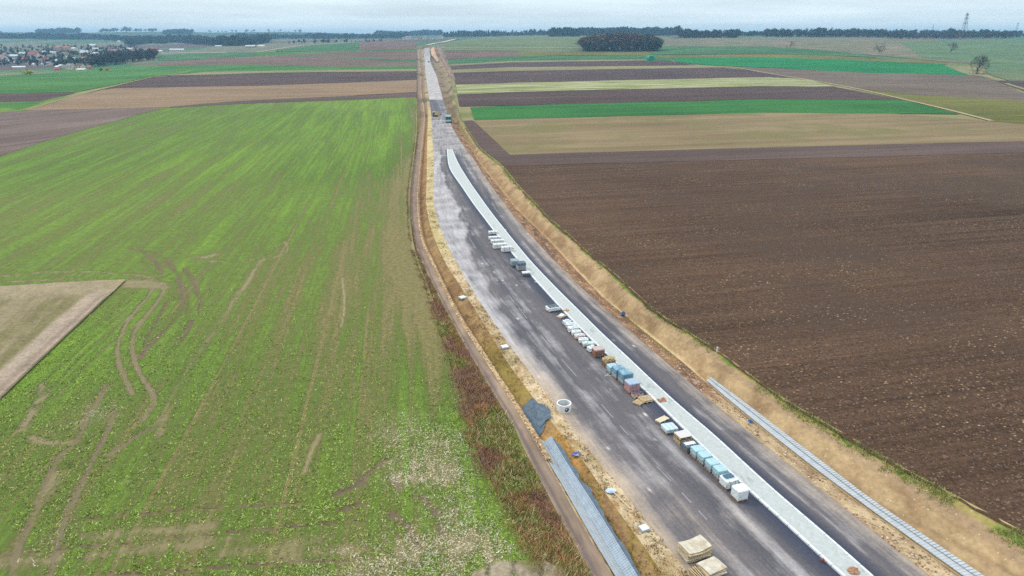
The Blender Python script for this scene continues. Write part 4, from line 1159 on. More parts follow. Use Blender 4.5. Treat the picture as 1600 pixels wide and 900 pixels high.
# ------------------------------------------------------------------ village in the valley
WALLS = {"white": (222, 220, 214), "cream": (236, 216, 190), "pink": (206, 160, 146), "grey": (176, 176, 174), "tan": (204, 176, 146)}
ROOFS = {"red": (166, 92, 82), "pale": (206, 214, 216), "grey": (134, 140, 148), "brown": (120, 92, 82), "rose": (186, 120, 112), "white": (236, 240, 240)}
M_PANE = flat("window_glass", CL(60, 70, 84), 0.2, 0.5, 0.1)
def poly_mesh(name, verts, faces, mat, parent):
    me = bpy.data.meshes.new(name)
    me.from_pydata([tuple(map(float, v)) for v in verts], [], faces)
    me.materials.append(mat); me.update()
    return link(name, me, parent=parent)
def house(name, u, v, wpx, hpx, wall, roof, label, group=None, gable=0.42, rz=None, deep=0.8, chimney=True, wins=True, cat="house"):
    x, y, z = P(u, v)
    k = pxm(y)
    w, h = wpx / k, hpx / k
    d = w * deep if w < 20 else max(9.0, w * 0.35)
    root = empty(name, (x, y, z - 0.3), rz if rz is not None else random.uniform(-0.5, 0.5), label, cat, group)
    wh = h * (1 - gable) + 0.3; rh = h * gable
    a, b = w / 2, d / 2
    V = [(-a, -b, 0), (a, -b, 0), (a, b, 0), (-a, b, 0), (-a, -b, wh), (a, -b, wh), (a, b, wh), (-a, b, wh), (-a, 0, wh + rh), (a, 0, wh + rh)]
    poly_mesh("wall", V, [(0, 1, 5, 4), (1, 2, 6, 9, 5), (2, 3, 7, 6), (3, 0, 4, 8, 7)], flat("wall_" + wall, CL(*WALLS[wall]), 0.9, 0.1, 0.05, 0.6), root)
    o = 0.35; s = rh / b; t = 0.22
    e = [(-a - o, -b - o, wh - o * s), (a + o, -b - o, wh - o * s), (a + o, 0, wh + rh), (-a - o, 0, wh + rh), (-a - o, b + o, wh - o * s), (a + o, b + o, wh - o * s)]
    V = [(p[0], p[1], p[2] + 0.03) for p in e] + [(p[0], p[1], p[2] + t) for p in e]
    F = [(6, 7, 8, 9), (9, 8, 11, 10), (0, 3, 2, 1), (3, 4, 5, 2), (0, 1, 7, 6), (5, 4, 10, 11), (0, 6, 9, 3), (3, 9, 10, 4), (1, 2, 8, 7), (2, 5, 11, 8)]
    rf = poly_mesh("roof", V, F, flat("roof_" + roof, CL(*ROOFS[roof]), 0.8, 0.2, 0.08, 0.8), root)
    if chimney:
        co, f = box_arr(a * 0.3, a * 0.3 + 0.6, -b * 0.3, -b * 0.3 + 0.6, wh + rh * 0.4, wh + rh + 0.9)
        link("chimney", new_mesh("chimney", co, f, 4, flat("chimney_brick", CL(150, 104, 90), 0.9, 0.1)), parent=rf)
    if wins:
        nx = max(2, int(w / 3.2)); nz = max(1, int(wh / 3.0))
        for i in range(nx):
            for j in range(nz):
                cx = -a + w * (i + 0.5) / nx; cz = wh * (j + 0.55) / nz
                co, f = box_arr(cx - 0.6, cx + 0.6, -b - 0.04, -b + 0.05, cz - 0.7, cz + 0.7)
                link("window", new_mesh("window", co, f, 4, M_PANE), parent=root)
    return root
H = [
 ("house", 54, 91, 13, 10, "white", "red", "white gabled house with red roof in the middle of the village"),
 ("house", 5, 95, 12, 9, "white", "rose", "white house with faded rose roof at the left edge of the village"),
 ("long_building", 26, 91, 20, 5.5, "grey", "pale", "long low building with pale grey roof near the village edge"),
 ("apartment_block", 94, 82, 11, 9, "pink", "rose", "taller pink apartment block standing above the village roofs"),
 ("apartment_block", 106, 82, 9, 9, "tan", "rose", "tan apartment block joined to the right of the pink one"),
 ("house", 117, 79, 10, 5, "white", "pale", "white house with pale roof right of the apartment blocks"),
 ("house", 112, 108, 12, 8.5, "cream", "grey", "cream gabled house at the lower village edge by the green field"),
 ("house", 126, 107.5, 11, 8, "cream", "brown", "cream house with brown roof, second at the lower village edge"),
 ("house", 141, 108.5, 6, 6, "pink", "rose", "small pink house with steep roof at the lower village edge"),
 ("shed", 129, 110, 14, 2.6, "white", "white", "low white-roofed shed before the cream houses"),
 ("shed", 90, 110, 8, 4, "pink", "red", "small red-roofed shed left of the cream houses"),
 ("shed", 91, 106.5, 8, 3.5, "grey", "white", "small shed with white roof left of the cream gabled house"),
 ("greenhouse", 22, 98.5, 18, 2, "white", "white", "upper of the two long white greenhouses in the village"),
 ("greenhouse", 30, 106, 17, 2.4, "white", "white", "lower of the two long white greenhouses in the village"),
 ("house", 133, 87, 11, 8, "pink", "pale", "pinkish house with pale roof on the right side of the village"),
 ("house", 151, 87.5, 13, 5.5, "white", "pale", "wide white house with pale roof above the valley trees"),
 ("house", 146, 94, 9, 5, "grey", "grey", "grey house with slate roof just above the valley trees"),
 ("house", 144, 73, 10, 3.6, "white", "white", "white flat building at the upper edge of the village"),
 ("house", 186.5, 68, 4, 4.5, "white", "pale", "lone white tower-like house in the green slope above the village"),
 ("house", 174, 81.5, 8, 4.5, "white", "rose", "white house with rose roof on the far village street"),
 ("house", 216, 88, 9, 5, "tan", "red", "red-roofed house behind the dark conifers"),
 ("house", 230, 83, 8, 4.5, "white", "grey", "bright white house beside the big red-roofed barn"),
 ("barn", 242, 80.5, 11, 6.5, "pink", "red", "big barn with red roof near the long white warehouse"),
 ("shed", 251, 81.5, 8, 2.6, "white", "white", "low white shed right of the red-roofed barn"),
 ("warehouse", 277, 80.5, 20, 4.2, "white", "pale", "long white warehouse alone beside the country lane"),
 ("barn", 392, 74.5, 14, 3.6, "tan", "pale", "pale farm barn, left one of the pair in the valley"),
 ("barn", 410, 74, 12, 3.4, "cream", "pale", "pale farm barn, right one of the pair in the valley"),
 ("warehouse", 342, 73, 9, 2, "white", "white", "low white shed in the valley between warehouse and farm barns"),
]
for (nm, u, v, w, h, wc, rc, lab) in H:
    house(nm, u, v, w, h, wc, rc, lab, "village buildings", 0.16 if nm in ("apartment_block",) else 0.42, chimney=nm == "house", wins=h > 3.5 and nm not in ("greenhouse", "shed"), cat=nm.replace("_", " "))
LANDMARK = ["the red-roofed white gabled house", "the rose-roofed house at the village's left edge", "the long pale-roofed building", "the pink apartment block", "the tan apartment block", "the white house by the apartment blocks", "the cream gabled house", "the brown-roofed cream house", "the small pink house", "the low white shed", "the small red-roofed shed", "the small white-roofed shed", "the upper greenhouse", "the lower greenhouse", "the pinkish house", "the wide white house", "the slate-roofed grey house", "the flat white building", "the white tower-like house", "the rose-roofed far house", "the red-roofed house by the conifers", "the bright white house", "the red-roofed barn"]
seen = set()
for i, (u, v) in enumerate([(66, 91), (74, 94), (84, 85), (100, 87), (83, 99), (92, 98), (97, 105), (69, 103), (77, 101), (24, 95), (40, 95), (62, 97), (47, 100), (12, 99), (36, 87), (70, 84), (120, 85), (127, 82), (108, 92), (117, 95),
                            (150, 80), (160, 82), (183, 82), (191, 81.5), (207, 82.5), (197, 87), (222, 84), (204, 79), (56, 103), (104, 99), (88, 91), (18, 90), (10, 88), (134, 94), (44, 91)]):
    wc, rc = random.choice(["white", "white", "cream", "grey", "tan"]), random.choice(["pale", "grey", "pale", "rose", "grey"])
    best = sorted((math.hypot(u - H[q][1], 1.6 * (v - H[q][2])), q) for q in range(len(LANDMARK)))
    for dist, q in best:
        du, dv = u - H[q][1], v - H[q][2]
        side = ("right of" if du > 0 else "left of") if abs(du) > 1.6 * abs(dv) else ("below" if dv > 0 else "above")
        lab = "small %s house with %s roof %s %s" % (wc, rc, side, LANDMARK[q])
        if (side, q) not in seen:
            seen.add((side, q)); break
    house("house", u, v, random.uniform(6, 9.5), random.uniform(4, 5.5), wc, rc, lab, "small village houses among trees")
for (u, v, w, h, lab) in [(638, 61, 8, 4.0, "blocky white hall on the horizon left of the road"), (631, 61, 3.5, 3.0, "small white building at the left end of the horizon halls"), (663, 60, 6, 3.5, "stepped white works building on the horizon above the road"),
                     (675, 61, 8, 2.4, "low white hall on the horizon just right of the road"), (687, 61, 11, 3.0, "long white hall at the right end of the horizon halls"), (648, 61.5, 6, 1.6, "very low white shed between the horizon halls")]:
    y = 2000.0; x = by_u(u, y); k = pxm(y)
    root = empty("hall", (x, y, float(T(x, y)) - 0.5), 0.0, lab, "building", "white halls on the horizon")
    root_h = 1.35 * h / k + 0.5
    co, f = box_arr(-w / k / 2, w / k / 2, -7, 7, 0, root_h)
    link("wall", new_mesh("wall", co, f, 4, flat("wall_white", CL(*WALLS["white"]), 0.9, 0.1, 0.05, 0.6)), parent=root)
    co, f = box_arr(-w / k / 2 - 0.3, w / k / 2 + 0.3, -7.3, 7.3, root_h, root_h + 0.4)
    link("roof", new_mesh("roof", co, f, 4, flat("roof_pale", CL(*ROOFS["pale"]), 0.8, 0.2, 0.08, 0.8)), parent=root)
    for q in range(int(w / k / 4)):
        cx = -w / k / 2 + 2 + 4 * q
        co, f = box_arr(cx - 1, cx + 1, -7.06, -6.9, root_h * 0.45, root_h * 0.7)
        link("window", new_mesh("window", co, f, 4, M_PANE), parent=root)
# trees of the village
it = []
VT = DRK + [(70, 84, 60), (92, 78, 70), (84, 92, 62)]
for i in range(640):
    u = random.uniform(-60, 215); v = random.uniform(73, 104)
    if v > 106 - 0.035 * abs(u - 60) or (u > 150 and v > 99 - (u - 150) * 0.12):
        continue
    x, y, z = P(u, v)
    it.append((x, y, random.uniform(4.5, 8), random.choice(["leafy", "leafy", "leafy", "bare"]), random.choice(VT)))
mass("village_trees", it, "mixed bare and green trees growing between the village houses", "trees")
it = []
for i in range(150):
    u = random.uniform(143, 246); v = 106 - (u - 143) * 0.125 - random.uniform(0, 9)
    x, y, z = P(u, v)
    it.append((x, y, random.uniform(8, 14), random.choice(["leafy", "bare", "bare"]), random.choice(DRK + [(66, 56, 58), (60, 54, 56)])))
mass("village_copse", it, "dark belt of trees between the village and the ploughed field", "trees")
for (nm, u, v, hp, kd, c, lab, sd) in [("conifer_tree", 232, 96, 9, "conifer", (44, 62, 52), "dark conifer, left of the pair at the end of the tree belt", 41), ("conifer_tree", 240.5, 95.5, 8.5, "conifer", (42, 60, 52), "dark conifer, right of the pair at the end of the tree belt", 42),
                          ("yellow_bush", 44, 117, 8.5, "bush", (190, 190, 84), "broad yellow-green bush in the field below the village", 43), ("yellow_bush", 168, 110.5, 6.5, "bush", (230, 186, 84), "orange-yellow bush at the edge of the green field", 44),
                          ("dark_bush", 158, 111, 5, "bush", (110, 96, 88), "dull brown bush beside the orange-yellow bush", 45), ("willow_tree", 167, 69, 4.5, "leafy", (170, 170, 110), "pale yellowish tree on the green slope above the village", 46)]:
    x, y, z = P(u, v)
    o = single_tree(nm, x, y, hp / pxm(y), kd, c, lab, sd)
    if sd == 43:
        o.scale = (1.5, 1.5, 1)

# ------------------------------------------------------------------ pylons and their wires
M_STEEL = flat("galvanised_steel", CL(96, 108, 116), 0.6, 0.4, 0.06)
def pylon(u, Y, h, label, th=0.2, rz=0.35):
    x = by_u(u, Y); z = float(T(x, Y))
    root = empty("pylon", (x, Y, z), rz, label, "pylon", "pylons of the power line")
    body = []
    def wd(t):
        return h * (0.085 * (1 - t) ** 1.15 + 0.016)
    lv = [0, .13, .25, .36, .46, .55, .63, .70, .77, .84, .9, .96]
    cs = [(-1, -1), (1, -1), (1, 1), (-1, 1)]
    for t0, t1 in zip(lv[:-1], lv[1:]):
        for i in range(4):
            a, b = cs[i], cs[(i + 1) % 4]
            w0, w1 = wd(t0), wd(t1)
            body.append(tube_tris((a[0] * w0, a[1] * w0, t0 * h), (a[0] * w1, a[1] * w1, t1 * h), th, th, 4))
            body.append(tube_tris((a[0] * w0, a[1] * w0, t0 * h), (b[0] * w1, b[1] * w1, t1 * h), th * .14, th * .14, 3))
            body.append(tube_tris((b[0] * w0, b[1] * w0, t0 * h), (a[0] * w1, a[1] * w1, t1 * h), th * .14, th * .14, 3))
    v = np.concatenate(body)
    link("lattice_tower", new_mesh("lattice_tower", v, np.arange(len(v)).reshape(-1, 3), 3, M_STEEL), parent=root)
    for t, L in ((0.58, 0.10), (0.76, 0.105), (0.91, 0.115)):
        arm = []
        for s in (-1, 1):
            w0 = wd(t)
            for yy in (-1, 1):
                arm.append(tube_tris((0, yy * w0, t * h), (s * L * h, 0, t * h + 0.2), th * .7, th * .5, 4))
                arm.append(tube_tris((0, yy * w0, t * h + 0.035 * h), (s * L * h, 0, t * h + 0.25), th * .5, th * .4, 3))
            arm.append(tube_tris((s * L * h, 0, t * h), (s * L * h, 0, t * h - 0.03 * h), th * .5, th * .5, 4))
        v = np.concatenate(arm)
        link("cross_arm", new_mesh("cross_arm", v, np.arange(len(v)).reshape(-1, 3), 3, M_STEEL), parent=root)
    horn = np.concatenate([tube_tris((0, 0, .95 * h), (s * .075 * h, 0, 1.02 * h), th * .7, th * .4, 4) for s in (-1, 1)])
    link("earth_horn", new_mesh("earth_horn", horn, np.arange(len(horn)).reshape(-1, 3), 3, M_STEEL), parent=root)
    return root
py = [pylon(1503.5, 1480, 50, "tall lattice pylon rising over the long wood", 0.36), pylon(1586, 2150, 40, "smaller far pylon at the right end of the skyline"), pylon(1455, 3050, 46, "faint most distant pylon top left of the tall one")]
for (A, B, lab) in ((py[0], py[1], "thin power line sagging right of the tall pylon"), (py[0], py[2], "thin power line sagging left of the tall pylon")):
    V = []
    hA, hB = (50, 40) if B is py[1] else (50, 46)
    for t, L in ((0.58, 0.10), (0.76, 0.105), (0.91, 0.115)):
        for s in (-1, 1):
            p = A.matrix_basis @ Vector((s * L * hA, 0, t * hA - 1.5)); q = B.matrix_basis @ Vector((s * L * hB, 0, t * hB - 1.5))
            pts = [p.lerp(q, k / 16) - Vector((0, 0, 26 * (1 - (2 * k / 16 - 1) ** 2))) for k in range(17)]
            for a, b in zip(pts[:-1], pts[1:]):
                V.append(tube_tris(a, b, 0.05, 0.05, 3))
    V = np.concatenate(V)
    link("power_line", new_mesh("power_line", V, np.arange(len(V)).reshape(-1, 3), 3, M_STEEL), label=lab, category="cable")

# ------------------------------------------------------------------ far end of the road: haul road over the crest, cut banks, bridge parapets
path_ribbon("haul_road", [(668,70.5),(673,69.3),(682,67.5),(692,66),(702,63.5),(712,61)], 9.0, (206, 186, 168), zo=0.5)
def slab_px(name, far, near, tint, zo, mat=M_SAND, **kw):
    fu, fv = resample(far, 24); nu, nv = resample(near, 24)
    fx, fy, _ = at(fu, fv); nx, ny, _ = at(nu, nv)
    k = np.linspace(0, 1, 12)[:, None]
    X = nx * (1 - k) + fx * k; Y = ny * (1 - k) + fy * k
    bulge = np.sin(k * math.pi) * np.sin(np.linspace(0, math.pi, 24))[None]
    col = S2L(np.clip(np.array(tint, float) * (0.85 + 0.3 * fbm(X * .08, Y * .02, 5))[..., None], 0, 255)) / ALB
    return _strip_tint(name, X, Y, T(X, Y) + zo[0] + zo[1] * bulge, mat, col, X, Y, dict(kind="structure", **kw))
slab_px("earth_bank", [(672.5,78),(674,86),(679,92),(683,97)], [(678,73),(680,80),(683,88),(686,95)], (208, 170, 138), (0.3, 2.0))
slab_px("earth_bank", [(682,73),(686,84),(690,94),(697,106),(702,118)], [(690,76),(694,90),(700,101),(708,113),(712,126)], (150, 124, 110), (0.2, 1.6))
#slab_px("earth_bank", [(653,113),(655,124),(655,138)], [(663,113),(665,124),(666,138)], (178, 142, 108), (-0.4, 1.0))

# ------------------------------------------------------------------ haze: even pale air round the whole scene
hz = NB("haze_air")
hz.t.nodes.remove(hz.b)
vol = hz.n("ShaderNodeVolumePrincipled")
vol.inputs["Color"].default_value = (0.36, 0.68, 0.95, 1)
vol.inputs["Density"].default_value = 0.00016
vol.inputs["Anisotropy"].default_value = 0.0
hz.t.links.new(vol.outputs[0], [n for n in hz.t.nodes if n.type == "OUTPUT_MATERIAL"][0].inputs["Volume"])
_co, _f = box_arr(-13500, 13500, -900, 9800, -16.0, 112.0)
haze = link("haze", new_mesh("haze", _co, _f, 4, hz.m), kind="stuff", label="pale bluish haze filling the air over the fields", category="haze")
hz.m.cycles.homogeneous_volume = True if hasattr(hz.m.cycles, "homogeneous_volume") else True
# ------------------------------------------------------------------ building things from boxes
class Boxes:
    def __init__(self):
        self.v, self.f, self.n = [], [], 0
    def box(self, c, s, rz=0.0, rx=0.0, ry=0.0, taper=1.0):
        x, y, z = s[0] / 2, s[1] / 2, s[2] / 2
        co = np.array([(a * x * (taper if e > 0 else 1), b * y * (taper if e > 0 else 1), e * z) for e in (-1, 1) for b in (-1, 1) for a in (-1, 1)])
        R = np.array(Matrix.Rotation(rz, 3, "Z") @ Matrix.Rotation(ry, 3, "Y") @ Matrix.Rotation(rx, 3, "X"))
        self.v.append(co @ R.T + np.array(c, float))
        self.f.append(np.array([(0, 2, 3, 1), (4, 5, 7, 6), (0, 1, 5, 4), (1, 3, 7, 5), (3, 2, 6, 7), (2, 0, 4, 6)]) + self.n)
        self.n += 8
        return self
    def build(self, name, mat, parent=None, bevel=0.0, **kw):
        me = new_mesh(name, np.concatenate(self.v), np.concatenate(self.f), 4, mat)
        o = link(name, me, parent=parent, **kw)
        if bevel:
            b = o.modifiers.new("bevel", "BEVEL"); b.width = bevel; b.segments = 2; b.limit_method = "ANGLE"
        return o
def R_(a, b):
    return random.uniform(a, b)
M_WOOD = flat("pale_timber", CL(214, 190, 150), 0.85, 0.1, 0.14, 5.0)
M_WOODD = flat("weathered_timber", CL(158, 124, 92), 0.9, 0.1, 0.16, 5.0)
M_HOODB = flat("pale_blue_film", CL(176, 212, 220), 0.35, 0.45, 0.07, 2.5)
M_HOOD2 = flat("blue_film", CL(112, 160, 186), 0.35, 0.45, 0.12, 2.5, c2=CL(168, 198, 206))
M_FILMW = flat("white_film", CL(232, 238, 240), 0.4, 0.4, 0.06, 2.5)
M_STONE = flat("grey_concrete", CL(166, 178, 186), 0.9, 0.15, 0.1, 4.0)
M_STONED = flat("dark_grey_concrete", CL(104, 118, 130), 0.9, 0.15, 0.1, 4.0)
M_WHITE = flat("new_white_concrete", CL(236, 238, 238), 0.85, 0.2, 0.05, 3.0)
M_PINK = flat("pink_pavers", CL(196, 152, 156), 0.9, 0.1, 0.12, 4.0)
M_BRICK = flat("brown_bricks", CL(158, 116, 100), 0.9, 0.1, 0.16, 6.0)
M_DARKM = flat("dark_gap", CL(60, 60, 64), 0.9, 0.1, 0.1)
def pallet_base(root, w, d, rot=False, z=0.0, mat=None, tilt=(0, 0)):
    """deck boards on blocks and runners: one joined timber part"""
    b = Boxes()
    for i in range(3):
        x = -w / 2 + 0.06 + i * (w - 0.12) / 2
        b.box((x, 0, z + 0.012), (0.12, d, 0.022))
        for j in range(3):
            b.box((x, -d / 2 + 0.08 + j * (d - 0.16) / 2, z + 0.065), (0.12, 0.14, 0.08))
    for j in range(6):
        b.box((0, -d / 2 + 0.06 + j * (d - 0.12) / 5, z + 0.12), (w, 0.1, 0.024))
    return b.build("pallet", mat or M_WOODD, root)
def heading(y):
    m = float((lx("ML", y + 2) - lx("ML", y - 2)) / 4.0)
    return math.atan(-m)
def spot(u, v, h):
    """road point whose object of height h is centred at pixel (u, v)"""
    x, y, z = P(u, v, ZR + 0.012)
    dv = 0.42 * h * pxm(y) * 0.85
    return P(u, v + dv, ZR + 0.015)
def layers(root, w, d, h, nl, mat, z0=0.135, nx=5, ny=4, jit=0.008, name="load", gap=0.012):
    b = Boxes()
    hh = h / nl
    for l in range(nl):
        for i in range(nx):
            for j in range(ny):
                b.box((-w / 2 + w * (i + .5) / nx + R_(-jit, jit), -d / 2 + d * (j + .5) / ny + R_(-jit, jit), z0 + hh * (l + .5)), (w / nx - gap, d / ny - gap, hh - gap * 0.8))
    return b.build(name, mat, root)
def film(root, w, d, h, z0, mat, name="wrap", puff=0.03, seed=1, cover=1.0):
    """shrink film: a closed, slightly puckered hood over a load"""
    rng = np.random.default_rng(seed)
    n = 8
    V, F = [], []
    ring = []
    for k in range(4 * n):
        s, t = divmod(k, n); t = t / n
        c = [(-1 + 2 * t, -1), (1, -1 + 2 * t), (1 - 2 * t, 1), (-1, 1 - 2 * t)][s]
        r = 1.0 - 0.06 * (abs(c[0] * c[1]) ** 6)
        ring.append((c[0] * r, c[1] * r))
    lev = [0.0, 0.25, 0.5, 0.75, 0.94, 1.0]
    for li, t in enumerate(lev):
        sc = 1.0 if t < 0.97 else 0.94
        for (a, b) in ring:
            o = puff * (rng.random() - 0.35)
            V.append((a * (w / 2 * sc + o), b * (d / 2 * sc + o), z0 + h * t + (0.02 * (rng.random() - .5) if 0 < t < .9 else 0)))
    m = 4 * n
    for li in range(len(lev) - 1):
        for k in range(m):
            k2 = (k + 1) % m
            F.append((li * m + k, li * m + k2, (li + 1) * m + k2, (li + 1) * m + k))
    V.append((0, 0, z0 + h + 0.015)); top = len(V) - 1
    for k in range(m):
        F.append(((len(lev) - 1) * m + k, (len(lev) - 1) * m + (k + 1) % m, top))
    return poly_mesh(name, V, F, mat, root)
def strapband(root, w, d, h, z0, mat, axis=0, off=0.0):
    b = Boxes()
    t = 0.012
    if axis == 0:
        b.box((off, 0, z0 + h + t / 2), (0.04, d + 0.03, t)); b.box((off, -d / 2 - t, z0 + h / 2), (0.04, t, h)); b.box((off, d / 2 + t, z0 + h / 2), (0.04, t, h))
    else:
        b.box((0, off, z0 + h + t / 2), (w + 0.03, 0.04, t)); b.box((-w / 2 - t, off, z0 + h / 2), (t, 0.04, h)); b.box((w / 2 + t, off, z0 + h / 2), (t, 0.04, h))
    return b.build("strap", mat, root)
GRP = "stacks along the median kerb"
def thing_at(name, u, v, h, label, cat, drz=0.0, group=GRP):
    x, y, z = spot(u, v, h)
    return empty(name, (x, y, z), heading(y) + drz, label, cat, group)
# --- white kerbstone stacks, farthest group
for i, (u, v, w, d, h, lab) in enumerate([(770, 364, 1.5, 0.9, 0.55, "small white kerbstone stack, topmost of the five white stacks"), (773, 372.5, 2.1, 0.9, 0.55, "white kerbstone stack, second of the five white stacks"),
                             (777, 378, 2.2, 0.9, 0.6, "wide white kerbstone stack in the middle of the five white stacks"), (781, 385, 2.3, 0.95, 0.8, "tall white kerbstone stack, fourth of the five white stacks"), (791.5, 390, 1.7, 0.95, 0.85, "white kerbstone stack against the kerb, lowest of the five")]):
    r = thing_at("kerbstone_stack", u, v, h, lab, "kerbstones", R_(-.04, .04))
    b = Boxes()
    for k in (-0.35, 0.35):
        b.box((k * w, 0, 0.05), (0.1, d, 0.1))
    b.build("bearer", M_WOODD, r)
    layers(r, w, d, h - 0.1, 3, M_WHITE, 0.1, 2, 6, 0.01, "kerbstones", 0.012)
    strapband(r, w, d, h - 0.1, 0.1, M_STONED, 0, w * 0.25); strapband(r, w, d, h - 0.1, 0.1, M_STONED, 0, -w * 0.25)
# --- grey stone pallets
def paver_pallet(name, u, v, w, d, h, lab, load, hood=None, part=1.0, drz=0.0, nl=5, straps=True, cat="pallet", group=GRP, base=True):
    r = thing_at(name, u, v, h + 0.13, lab, cat, drz + R_(-.03, .03), group)
    if base:
        pallet_base(r, w + 0.06, d + 0.06)
    z0 = 0.135 if base else 0.0
    layers(r, w, d, h, nl, load, z0)
    if hood is not None:
        film(r, w + 0.05, d + 0.05, h * part + 0.03, z0 + h * (1 - part), hood, "film_hood", 0.03, int(u))
    if straps:
        strapband(r, w + 0.07, d + 0.07, h + 0.03, z0, M_STONE, 0, w * 0.2); strapband(r, w + 0.07, d + 0.07, h + 0.03, z0, M_STONE, 0, -w * 0.2)
    return r
paver_pallet("stone_pallet", 804.5, 412.5, 1.2, 1.2, 0.95, "grey-blue stone pallet, left one of the pair standing below the white stacks", M_STONED, M_STONE, 0.75)
paver_pallet("stone_pallet", 814, 417, 1.25, 1.2, 1.05, "dark grey stone pallet, right one of the pair below the white stacks", M_STONE, M_STONED, 0.35)
paver_pallet("stone_pallet", 822, 428.5, 1.15, 0.8, 0.42, "low white-topped pallet just below the grey stone pair", M_STONED, M_FILMW, 0.3)
r = thing_at("strapped_bundle", 864, 481.5, 0.75, "wide white-rimmed bundle with dark bars standing alone on dark asphalt", "bundle", 0.1)
pallet_base(r, 1.7, 1.1)
film(r, 1.75, 1.15, 0.42, 0.13, M_FILMW, "white_film", 0.05, 5)
b = Boxes()
for k in range(5):
    b.box((-0.58 + 0.29 * k, 0, 0.6), (0.19, 0.86, 0.09))
b.build("dark_bars", M_STONED, r, 0.02)
r = thing_at("broken_pallet", 877, 494, 0.2, "tilted pale wooden pallet lying beside spilled sand", "pallet", 0.5)
pallet_base(r, 1.2, 0.8, mat=M_WOOD)
b = Boxes(); b.box((0.1, 0.05, 0.2), (0.9, 0.5, 0.05), 0.3, 0.12); b.box((-0.15, -0.1, 0.17), (0.7, 0.16, 0.04), -0.4)
b.build("loose_boards", M_WHITE, r)
# --- row of lumpy white bundles
for i, (u, v, w, lab) in enumerate([(886, 505, 0.9, "smallest white film bundle at the upper end of the white row"), (891.5, 509, 1.2, "loose white film bundle, second from the top of the white row"), (895.5, 515, 1.3, "flat white film bundle, third from the top of the white row"),
                               (900.5, 521, 1.1, "white film bundle, fourth from the top of the white row"), (905.5, 526.5, 1.2, "pinkish white film bundle, fifth from the top of the white row"), (911.5, 533, 1.1, "white film bundle, sixth from the top of the white row"),
                               (919, 538.5, 1.3, "pale green-white film bundle, seventh from the top of the white row"), (924.5, 546, 0.9, "white film bundle squeezed against the brown brick pallet")]):
    h = R_(0.45, 0.7)
    r = thing_at("film_bundle", u, v, h, lab, "bundle", R_(-.25, .25))
    pallet_base(r, w, 0.75)
    film(r, w * 0.98, 0.72, h - 0.13, 0.13, M_FILMW if i not in (4, 6) else (flat("pinkish_film", CL(226, 206, 200), 0.4, 0.4, 0.08) if i == 4 else flat("greenish_film", CL(204, 222, 214), 0.4, 0.4, 0.08)), "film", 0.11, 40 + i)
    b = Boxes()
    for k in range(3):
        b.box((R_(-.3, .3) * w, R_(-.2, .2), h + 0.03), (R_(.25, .45), R_(.2, .35), R_(.08, .16)), R_(0, 3), R_(-.2, .2))
    b.build("loose_film", M_FILMW, r, 0.03)
# --- bricks, timber, blue pallets
paver_pallet("brick_pallet", 934.5, 551, 1.15, 0.95, 0.78, "brown brick pallet with pale pink top, next to the white bundles", M_BRICK, flat("dusty_top", CL(206, 182, 176), 0.8, 0.2, 0.08), 0.16, nl=6)
r = thing_at("pallet_stack", 951, 566, 1.1, "stack of tan wooden pallets topped with loose planks", "pallet stack")
for k in range(6):
    pallet_base(r, 1.15 + R_(-.03, .03), 1.0, z=0.145 * k, mat=M_WOODD if k < 4 else M_WOOD)
b = Boxes()
for k in range(7):
    b.box((R_(-.35, .35), R_(-.3, .3), 0.90 + 0.03 * k), (R_(.8, 1.2), 0.1, 0.03), R_(-.6, .6), R_(-.08, .08))
b.build("loose_planks", M_WOOD, r)
paver_pallet("blue_film_pallet", 956.5, 577.5, 0.95, 0.9, 0.7, "light blue film pallet with torn film trailing on the asphalt", M_STONE, M_HOODB, 0.6)
bb = Boxes(); bb.box((-0.75, -0.35, 0.02), (0.9, 0.12, 0.02), 0.5, 0.05); bb.box((-0.6, -0.6, 0.03), (0.7, 0.1, 0.02), -0.5)
bb.build("torn_film", M_HOODB, COL.objects[-1] if False else bpy.data.objects[[o.name for o in bpy.data.objects if o.name.startswith("blue_film_pallet")][-1]])
r = paver_pallet("blue_film_pallet", 966, 583, 1.1, 1.05, 0.95, "blue film pallet with crumpled top, middle of the three blue ones", M_STONE, M_HOOD2, 0.5)
b = Boxes()
for k in range(6):
    b.box((R_(-.4, .4), R_(-.35, .35), 1.12), (R_(.2, .5), R_(.15, .35), R_(.05, .14)), R_(0, 3), R_(-.3, .3))
b.build("crumpled_film", M_HOOD2, r, 0.03)
paver_pallet("blue_film_pallet", 977, 590.5, 1.15, 1.1, 1.0, "tall blue film pallet beside the pink paver pallet", M_STONE, M_HOOD2, 0.55)
paver_pallet("pink_paver_pallet", 987, 605, 1.15, 1.1, 0.95, "pink paver pallet with blue-grey film on top", M_PINK, flat("blue_grey_film", CL(172, 192, 212), 0.35, 0.45, 0.08), 0.12, nl=6)
r = thing_at("collapsed_paver_heap", 996.5, 617, 0.35, "collapsed heap of reddish pavers with torn dark film", "pavers")
pallet_base(r, 1.1, 0.8, mat=M_WOOD)
b = Boxes()
for k in range(26):
    b.box((R_(-.5, .5), R_(-.38, .38), 0.17 + R_(0, .14)), (0.2, 0.1, 0.07), R_(0, 3), R_(-.3, .3), R_(-.3, .3))
b.build("pavers", M_PINK, r)
b = Boxes()
for k in range(5):
    b.box((R_(-.2, .5), R_(0, .4), 0.32), (R_(.25, .5), R_(.15, .3), 0.04), R_(0, 3), R_(-.3, .3))
b.build("torn_film", M_STONED, r, 0.01)
r = thing_at("empty_pallet", 1008, 626, 0.2, "empty pale wooden pallets leaning on each other below the reddish heap", "pallet")
def tilted_pallet(root, loc, rz, rx, mat):
    e_ = pallet_base(root, 1.2, 0.85, mat=mat)
    e_.location = loc; e_.rotation_euler = (rx, 0, rz)
    return e_
